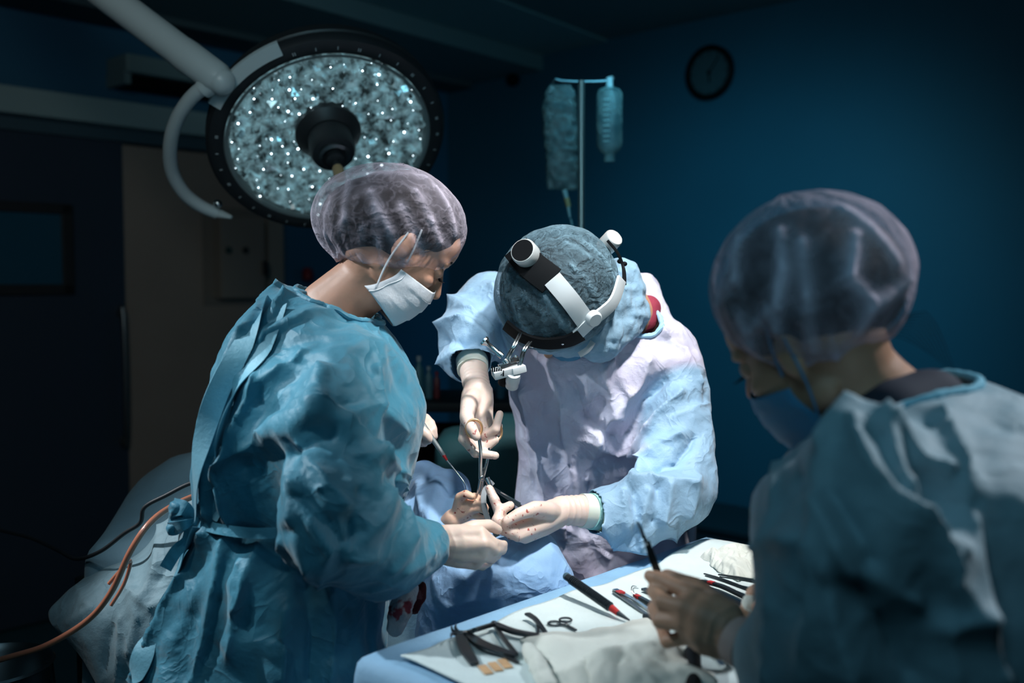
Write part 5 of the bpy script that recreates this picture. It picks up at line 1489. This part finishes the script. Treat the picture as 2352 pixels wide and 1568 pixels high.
# small scissors
def scissors(name, r1, r2, tip, lab, m=DS, rr=.010, fl=1.0, w=.0028, xt=None):
    mid = (r1 + r2) / 2; t = tool(name, [r1, r2, tip], lab, 'scissors'); d = (tip - mid).normalized(); s = V((-d.y, d.x, 0)).normalized(); d2 = V((0, 0, 1)).cross(s)
    piv = mid.lerp(tip, .45)
    for rc in (r1, r2):
        torus(rc, d2, s, rr, .0017, fl=fl).obj('finger_ring', m, t)
        oth = (1 if (rc - mid).dot(s) > 0 else -1)
        st_ = rc + (piv - rc).normalized() * rr
        bar([st_, piv, tip - s * oth * .001], lambda q: w * (1 - .55 * q), .0012, 'blade', m, t)
    Geo().lathe(piv, (0, 0, 1), [(.002, 0), (.002, .0025)], 12).obj('pivot', STEEL, t)
    return t
scissors('scissors', T(1273, 1431, .003), T(1299, 1423, .004), T(1323, 1447, .003), 'small dark scissors with two finger rings lying in the middle of the pad', rr=.0098)
# toothed forceps (left end)
t = tool('bone_cutter', [T(1070, 1480)], 'dark toothed bone cutter with broad flat handles, leftmost tool on the pad', 'surgical tool')
bar([T(1055, 1458, .008), T(1066, 1486, .008), T(1090, 1524, .004)], lambda q: .0062 + .0025 * math.sin(q * 3), .0022, 'handle', DS, t)
bar([T(1072, 1454, .008), T(1110, 1480, .009), T(1186, 1506, .005)], lambda q: .0035 + .0058 * math.sin(q * 3) ** .8, .0022, 'handle', DS, t)
bar([T(1105, 1482, .004), T(1150, 1502, .004), T(1190, 1521, .003)], .0026, .0015, 'spring', DS, t)
Geo().ell(T(1058, 1455, .008), (.010, .006, .005)).obj('joint', DS, t)
for q1, q2, q3 in (((1050, 1452), (1040, 1448), (1037, 1437)), ((1052, 1450), (1046, 1442), (1047, 1434)), ((1048, 1456), (1038, 1455), (1036, 1462))):
    Geo().tube([T(*q1, .010), T(*q2, .012), T(*q3, .014)], [.0028, .0024, .0012], 8, smooth=3).obj('tooth', DS, t)
Geo().lathe(T(1070, 1455, .010), (0, 0, 1), [(.004, 0), (.004, .004)], 14).obj('pivot', STEEL, t)
# zigzag retractor
t = tool('retractor', [T(1150, 1450)], 'dark zigzag retractor with ribbed arm right of the bone cutter', 'surgical tool')
bar([T(1075, 1452, .012), T(1105, 1442, .013), T(1135, 1433, .012)], .0030, .0028, 'rod', DS, t)
bar([T(1133, 1431, .010), T(1180, 1450, .010), T(1238, 1460, .008)], lambda q: .0048 + .002 * math.sin(q * 3), .0025, 'arm', DS, t)
g = Geo(); qa, qb = T(1150, 1440, .0128), T(1205, 1455, .012)
for k in range(14):
    p = qa.lerp(qb, k / 13); g.box(p, (.0016, .009, .0012), Mt)
g.obj('arm_ribs', DS, t)
bar([T(1137, 1436, .007), T(1160, 1470, .007), T(1187, 1503, .006)], .0030, .0022, 'arm', DS, t)
Geo().ell(T(1135, 1432, .011), (.006, .006, .005)).obj('joint', DS, t)
Geo().tube([T(1092, 1446, .010), T(1090, 1446, .018)], .0035, 10).obj('pin', STEEL, t)
t = tool('spatula', [T(1235, 1435)], 'dark curved spatula with rounded end left of the small scissors', 'surgical tool')
bar([T(1211, 1409, .010), T(1228, 1420, .009), T(1243, 1438, .006), T(1256, 1457, .003)], lambda q: .0048 - .0018 * q, .0018, 'blade', DS, t)
bar([T(1232, 1428, .004), T(1236, 1445, .004), T(1234, 1460, .003)], .0020, .0012, 'spring', DS, t)
Geo().ell(T(1212, 1410, .010), (.0055, .0045, .0025)).obj('rounded_end', DS, t)
# tan adhesive strips
for k, (x, y) in enumerate(((1115, 1538), (1138, 1531), (1160, 1524))):
    a, b = T(x - 9, y - 10, .001), T(x + 9, y + 9, .001)
    o = bar([a, (a + b) / 2, b], .0062, .0010, 'adhesive_strip', mat('tan strip', (.62, .38, .20), .7, var=.15, vscale=60), None, 2)
    tag(o, ('leftmost', 'middle', 'rightmost')[k] + ' of the three tan adhesive strips at the front of the pad', 'adhesive strip', 'tan adhesive strips')
# tweezers etc. behind the hand
t = tool('tweezers', [T(1455, 1380)], 'silver tweezers with red and white band pointing at the right assistant\'s hand', 'tweezers')
bar([T(1412, 1353, .006), T(1430, 1362, .007), T(1470, 1385, .004), T(1500, 1408, .003)], lambda q: .0052 * (1 - .55 * q), .0012, 'prong', STEEL, t)
bar([T(1412, 1357, .004), T(1432, 1372, .004), T(1468, 1398, .003), T(1490, 1413, .002)], lambda q: .0050 * (1 - .55 * q), .0012, 'prong', STEELD, t)
bar([T(1420, 1356, .0090), T(1430, 1361, .0092)], .0056, .0010, 'red_band', REDM, t, 2)
t = tool('hook', [T(1470, 1365)], 'dark double hook with small red band lying just right of the tweezers', 'surgical tool')
for o_ in (0, 4): Geo().tube([T(1462 + o_, 1347 + o_, .016), T(1452 + o_, 1346 + o_, .018), T(1451 + o_, 1358, .012), T(1460, 1366, .007)], [.0008, .001, .001, .0014], 7, smooth=4).obj('prong', STEEL, t)
bar([T(1458, 1366, .006), T(1480, 1378, .006), T(1508, 1392, .005)], .0038, .0028, 'handle', DS, t); bar([T(1461, 1367, .0075), T(1468, 1371, .0075)], .0042, .0022, 'red_band', REDM, t, 2)
o = bar([T(1478, 1352, .005), T(1495, 1358, .006), T(1520, 1370, .005)], .0052, .002, 'rongeur', DS, None); tag(o, 'dark oval blade poking out behind the right assistant\'s fingers', 'surgical tool')
o = Geo().tube([T(1478, 1414, .005), T(1530, 1424, .005)], .0042, 12).obj('instrument_rod', DS, None); tag(o, 'short dark rod end beneath the right assistant\'s knuckles', 'surgical tool')
scissors('scissors', T(1583, 1331, .004), T(1570, 1344, .004), T(1520, 1370, .004), 'gold-ringed scissors lying behind the right assistant\'s hand', GOLD, rr=.0125)
o = bar([T(1544, 1323, .010), T(1560, 1328, .009), T(1600, 1352, .006), T(1660, 1390, .004)], lambda q: .0012 + .0025 * q, .0012, 'probe', STEEL, None); tag(o, 'thin silver probe with curved tip crossing the gold-ringed scissors', 'surgical tool')
labs = ['topmost thin dark forceps of the bundle near the wrinkled gauze', 'long slim forceps second from the top of the tool bundle', 'dark forceps with red band in the middle of the tool bundle', 'broad forceps with brown band at the near side of the tool bundle', 'polished forceps half under the banded ones at the right of the pad']
defs = [([(1650, 1319), (1700, 1326), (1760, 1338)], .0030, 0), ([(1617, 1317), (1660, 1330), (1740, 1360)], .0026, 0), ([(1610, 1332), (1660, 1345), (1730, 1380)], .0050, REDM), ([(1602, 1336), (1640, 1356), (1715, 1395)], .0062, mat('brown band', (.16, .06, .03), .5)), ([(1635, 1352), (1680, 1372), (1730, 1400)], .0050, 0)]
for i, (q, w, band) in enumerate(defs):
    h = .012 - i * .0022; pts = [T(x, y, h + .003 * (j == 1)) for j, (x, y) in enumerate(q)]
    t = tool('forceps', pts, labs[i], 'forceps')
    bar(pts, lambda u_, w=w: w * (.45 + .55 * math.sin(u_ * 2.6)), .0011, 'prong', DS if i != 4 else STEEL, t)
    bar([p - V((0, 0, .0035)) + V((.002, -.002, 0)) for p in pts], lambda u_, w=w: w * (.45 + .5 * math.sin(u_ * 2.6)), .0011, 'prong', DS, t)
    if band: bar([pts[0].lerp(pts[1], .35) + V((0, 0, .001)), pts[0].lerp(pts[1], .58) + V((0, 0, .001))], w * .9, .0016, 'colour_band', band, t, 2)
o = bar([T(1630, 1498, .006), T(1645, 1512, .006), T(1660, 1530, .006)], .004, .002, 'clamp_tip', STEEL, None); tag(o, 'bright steel clamp tip under the right assistant\'s wrist', 'surgical tool')
o = Geo().tube([T(1590, 1500, .02), T(1592, 1560, .02), T(1592, 1600, .02)], .012, 20).obj('hammer_shaft', BLACK, None); tag(o, 'black cylindrical handle below the right assistant\'s hand at the picture\'s bottom edge', 'handle')  # plain black cylinder, kind of tool unknown

# held things
t = empty('scalpel', P(1495, 1280, 1.39), 'scalpel held upright in the right assistant\'s gloved fingers', 'scalpel')
d0 = 1.385
ribbon([P(1486, 1242, d0), P(1500, 1285, d0), P(1516, 1325, d0), P(1545, 1385, 1.36)], lambda q: .0038 + .0016 * math.sin(q * 3), .0013).obj('handle', DS, t, bevel=.0004)
ribbon([P(1463, 1197, d0), P(1472, 1215, d0), P(1480, 1236, d0)], lambda q: .0012 + .0016 * q, .0004).obj('blade', STEELD, t)
ribbon([P(1479, 1232, d0), P(1483, 1240, d0), P(1487, 1248, d0)], .0022, .0009).obj('blade_collar', STEEL, t)
Geo().ell(P(1486, 1250, d0 - .002), (.0016,) * 3).obj('rivet', STEEL, t)
Vt, F = remesh(Geo().chain([P(1722, 1384, 1.445), P(1740, 1392, 1.45)], [.012, .012], 14), .0028); Vt = crumple(Vt, F, .12, 25, .12, .005, .004, .001, seed=2)
o = link('cotton_swab', build_me(Vt, F), GAUZE, None); tag(o, 'white cotton ball pinched in the right assistant\'s far hand', 'swab')

t = empty('needle_holder', P(1105, 1060, 1.93), 'long steel needle holder with golden finger rings in the surgeon\'s raised hand', 'needle holder')
xr = (RIGHT + FWD * .1).normalized(); yr = UP
torus(P(1089, 984, 1.905), xr, yr, .0150, .0025, fl=1.15).obj('finger_ring', GOLD, t)
torus(P(1140, 992, 1.945), (xr + FWD * .6).normalized(), yr, .0130, .0024, fl=1.2).obj('finger_ring', GOLD, t)
Geo().tube([P(1100, 1002, 1.905), P(1104, 1035, 1.91), P(1104, 1065, 1.92), P(1104, 1098, 1.925)], [.0034, .0036, .0036, .004], 12, smooth=5).obj('shank', STEEL, t)
Geo().tube([P(1128, 1008, 1.94), P(1121, 1030, 1.935), P(1118, 1060, 1.93), P(1108, 1098, 1.928)], [.0034, .004, .0036, .004], 12, smooth=5).obj('shank', STEEL, t)
Geo().ell(P(1106, 1098, 1.924), (.0052, .004, .0065)).obj('box_joint', STEEL, t)
Geo().tube([P(1104, 1100, 1.925), P(1100, 1122, 1.925), P(1093, 1146, 1.925)], [.0036, .0028, .0014], 10).obj('jaw', STEEL, t)
Geo().tube([P(1108, 1100, 1.928), P(1107, 1122, 1.928), P(1099, 1148, 1.928)], [.0036, .0028, .0014], 10).obj('jaw', STEEL, t)
Geo().box(P(1110, 1076, 1.925), (.006, .003, .003)).obj('ratchet', STEELD, t)

t = empty('diathermy_pencil', P(1010, 1030, 1.98), 'slender grey diathermy pencil with red collar in the left assistant\'s far hand', 'diathermy pencil')
Geo().tube([P(968, 968, 1.99), P(990, 1003, 1.985), P(1020, 1046, 1.98)], [.0050, .0052, .0040], 14).obj('handle', mat('pencil grey', (.32, .36, .36), .35, metal=.5), t)
Geo().tube([P(1019, 1045, 1.98), P(1027, 1057, 1.977)], [.0040, .0022], 12).obj('red_collar', REDM, t)
Geo().tube([P(1026, 1056, 1.977), P(1050, 1086, 1.96), P(1066, 1108, 1.95), P(1071, 1126, 1.945)], [.0014, .0013, .0011, .0007], 8, smooth=4).obj('electrode', STEEL, t)

t = empty('wound_retractor', P(1145, 1140, 1.9), 'dark bar retractor with curved silver blade held in the surgeon\'s lower hand', 'retractor')
ribbon([P(1118, 1112, 1.93), P(1150, 1132, 1.915), P(1196, 1163, 1.895)], .0036, .0020).obj('bar', DS, t)
ribbon([P(1150, 1130, 1.913), P(1172, 1142, 1.905), P(1196, 1156, 1.90)], .0012, .0010).obj('ratchet', STEEL, t)
ribbon([P(1132, 1106, 1.93), P(1113, 1128, 1.915), P(1112, 1162, 1.895), P(1122, 1195, 1.875), P(1134, 1215, 1.865), P(1142, 1232, 1.86)], .0052, .0008).obj('blade', mat('satin steel', (.16, .18, .19), .6, metal=.6, spec=.3), t)
Geo().tube([P(1118, 1098, 1.925), P(1126, 1116, 1.92)], [.0058, .005], 14).obj('thumb_nut', STEEL, t)

# ================================================================== LEFT SIDE: tubes, bucket
OR = mat('orange tubing', (.55, .20, .12), .28, trans=.0, coat=.5)
o = Geo().tube([P(-60, 1530, 1.95), P(30, 1506, 1.92), P(110, 1480, 1.88), P(200, 1425, 1.85), P(255, 1360, 1.82), P(300, 1265, 1.80), P(345, 1200, 1.82), P(400, 1160, 1.88), P(470, 1132, 1.93), P(560, 1120, 1.97)], .0058, 14, smooth=8).obj('suction_tube', OR, None)
tag(o, 'orange suction tube curving over the crumpled drape at the left', 'tube')
o = Geo().tube([P(250, 1340, 1.845), P(285, 1300, 1.84), P(300, 1290, 1.86), P(285, 1340, 1.87), P(255, 1390, 1.87)], .0035, 10, smooth=8).obj('loose_tube_end', OR, None)
tag(o, 'short thin brown tube end hanging beside the orange suction tube', 'tube')
o = Geo().tube([P(-60, 1205, 2.5), P(60, 1232, 2.4), P(130, 1262, 2.25), P(175, 1283, 2.12), P(230, 1266, 2.03), P(285, 1225, 1.98), P(322, 1200, 1.96), P(332, 1165, 1.95), P(380, 1138, 1.95), P(450, 1106, 1.96), P(540, 1100, 1.98)], .0042, 10, smooth=8).obj('black_cable', RUBBER, None)
tag(o, 'black cable sagging in front of the draped table end at the left', 'cable')
t = empty('kick_bucket', V((P(-20, 1560, 2.05).x, P(-20, 1560, 2.05).y, 0)), 'steel bucket on a stand cut off at the lower left corner', 'bucket')
bz = on_plane(10, 1500, (0, t.location.y, 0), (0, 1, 0)).z - .03
Geo().lathe((t.location.x, t.location.y, bz - .22), (0, 0, 1), [(.075, 0), (.09, .05), (.115, .22), (.122, .225), (.118, .23), (.108, .215), (.085, .05), (.07, .01)], 40).obj('bowl', STEELD, t)
for k in range(4):
    a = k * math.pi / 2 + .6; x, y = t.location.x + .11 * math.cos(a), t.location.y + .11 * math.sin(a)
    Geo().tube([(x, y, bz - .01), (x + .06 * math.cos(a), y + .06 * math.sin(a), .0)], .008, 8).obj('leg', STEELD, t)
px1 = P(192, 1520, 2.25)
o = Geo().tube([(px1.x, px1.y, 0), (px1.x, px1.y, .84)], .014, 14).obj('table_leg', RUBBER, ot)

# ================================================================== BACKGROUND CART between the two
d = 3.4
cx0, cx1 = P(955, 1000, d).x, P(1200, 1000, d).x; zt_ = P(1000, 905, d).z
ct = empty('equipment_cart', V(((cx0 + cx1) / 2, P(1000, 1000, d).y, 0)), 'dark equipment cart seen between left assistant and surgeon', 'cart')
cy = ct.location.y; w = cx1 - cx0
Geo().box(((cx0 + cx1) / 2, cy, zt_ - .02), (w + .1, .42, .03)).obj('top_shelf', RUBBER, ct, bevel=.004)
Geo().box(((cx0 + cx1) / 2, cy, .45), (w + .1, .42, .03)).obj('lower_shelf', RUBBER, ct, bevel=.004)
Geo().box(((cx0 + cx1) / 2, cy + .18, .55), (w + .06, .02, .9)).obj('back_panel', BLACK, ct)
for x in (cx0 - .03, cx1 + .03):
    for y in (cy - .19, cy + .19): Geo().tube([(x, y, 0), (x, y, zt_)], .014, 10).obj('post', RUBBER, ct)
bts = [(968, 22, 95, (.10, .28, .32), 'tall teal bottle at the left end of the cart top'), (990, 18, 72, (.14, .30, .34), 'mid-height grey bottle second from left on the cart'), (1008, 15, 60, (.30, .05, .05), 'small red-capped bottle beside the grey one on the cart'), (1150, 20, 50, (.08, .22, .3), 'short blue bottle at the right end of the cart top')]
for x, r, h, col, lab in bts:
    c = V((P(x, 900, d).x, cy - .08, zt_ - .004)); rr = r / FPX * d / 2; hh = h / FPX * d
    t = empty('bottle', c, lab, 'bottle', 'bottles on the equipment cart')
    Geo().lathe(c, (0, 0, 1), [(rr * .95, 0), (rr, .004), (rr, hh * .68), (rr * .4, hh * .82), (rr * .4, hh * .9)], 24).obj('flask', mat('bottle %d' % x, col, .3), t)
    Geo().lathe(c + V((0, 0, hh * .88)), (0, 0, 1), [(rr * .5, 0), (rr * .5, hh * .12)], 16).obj('cap', WHITEP if x != 1008 else REDM, t)
def bghf(S, T_): return .05 * np.exp(-((S - .16) / .10) ** 2 - ((T_ - .07) / .1) ** 2)
bx0 = P(1035, 1000, 2.78).x
Vt, F = drape_sheet((bx0, P(1035, 1000, 2.74).y), (1, 0), (0, 1), .28, .14, P(1100, 985, 2.85).z, .4, .025, .02, 3.0, bghf, seed=12, crum=.05)
o = link('back_table_drape', build_me(Vt, F), mat('teal drape', (.008, .075, .09), .75, bump=.2, bscale=60, var=.2, vscale=8), None); tag(o, 'dark teal drape over a low table behind the surgeon\'s raised hand', 'drape'); o.modifiers.new('t', 'SOLIDIFY').thickness = .002
bt_ = empty('back_table', V((bx0 + .14, P(1035, 1000, 2.74).y + .07, 0)), 'low table hidden under the dark teal drape behind the surgeon', 'table')
zb = P(1100, 985, 2.85).z
Geo().box((bx0 + .14, bt_.location.y, zb - .03), (.26, .12, .02)).obj('table_top', STEELD, bt_)
for sx in (-1, 1):
    for sy in (-1, 1): Geo().tube([(bx0 + .14 + sx * .11, bt_.location.y + sy * .04, 0), (bx0 + .14 + sx * .11, bt_.location.y + sy * .04, zb - .03)], .012, 10).obj('leg', STEELD, bt_)
# low dark cabinet right of the surgeon
c0 = onR(1600, 900); c1 = onR(1950, 900); zc = on_plane(1660, 1216, onR(1660, 1216) + RN * .45, RN).z
cab = empty('low_cabinet', V(((c0.x + c1.x) / 2, (c0.y + c1.y) / 2, 0)) + RN * .25, 'low black cabinet against the blue wall right of the surgeon', 'cabinet')
cm = V(((c0.x + c1.x) / 2, (c0.y + c1.y) / 2, 0)) + RN * .24; wl = (c1 - c0); wl.z = 0; wl = wl.length + 1.2
Geo().box(cm + V((0, 0, zc / 2 + .03)), (wl, .44, zc - .08), Mrw).obj('body', mat('cabinet dark', (.008, .02, .03), .6), cab, bevel=.004)
Geo().box(cm + V((0, 0, zc - .005)), (wl + .03, .47, .025), Mrw).obj('top', mat('cabinet top', (.012, .03, .04), .5), cab, bevel=.004)
for k in range(3):
    p = cm + RD * ((k - 1) * wl / 3) + RN * .225 + V((0, 0, zc / 2 + .03)); dd_ = Geo().box(p, (wl / 3 - .02, .012, zc - .12), Mrw).obj('door', mat('cabinet dark', (.008, .02, .03), .6), cab, bevel=.002)
    Geo().tube([p + RN * .02 + V((0, 0, -.06)), p + RN * .02 + V((0, 0, .06))], .006, 8).obj('handle', STEELD, dd_)
for k in (-1, 1): Geo().box(cm + RD * (k * (wl / 2 - .1)) + V((0, 0, .02)), (.06, .3, .04), Mrw).obj('foot', RUBBER, cab)

finish_parents()
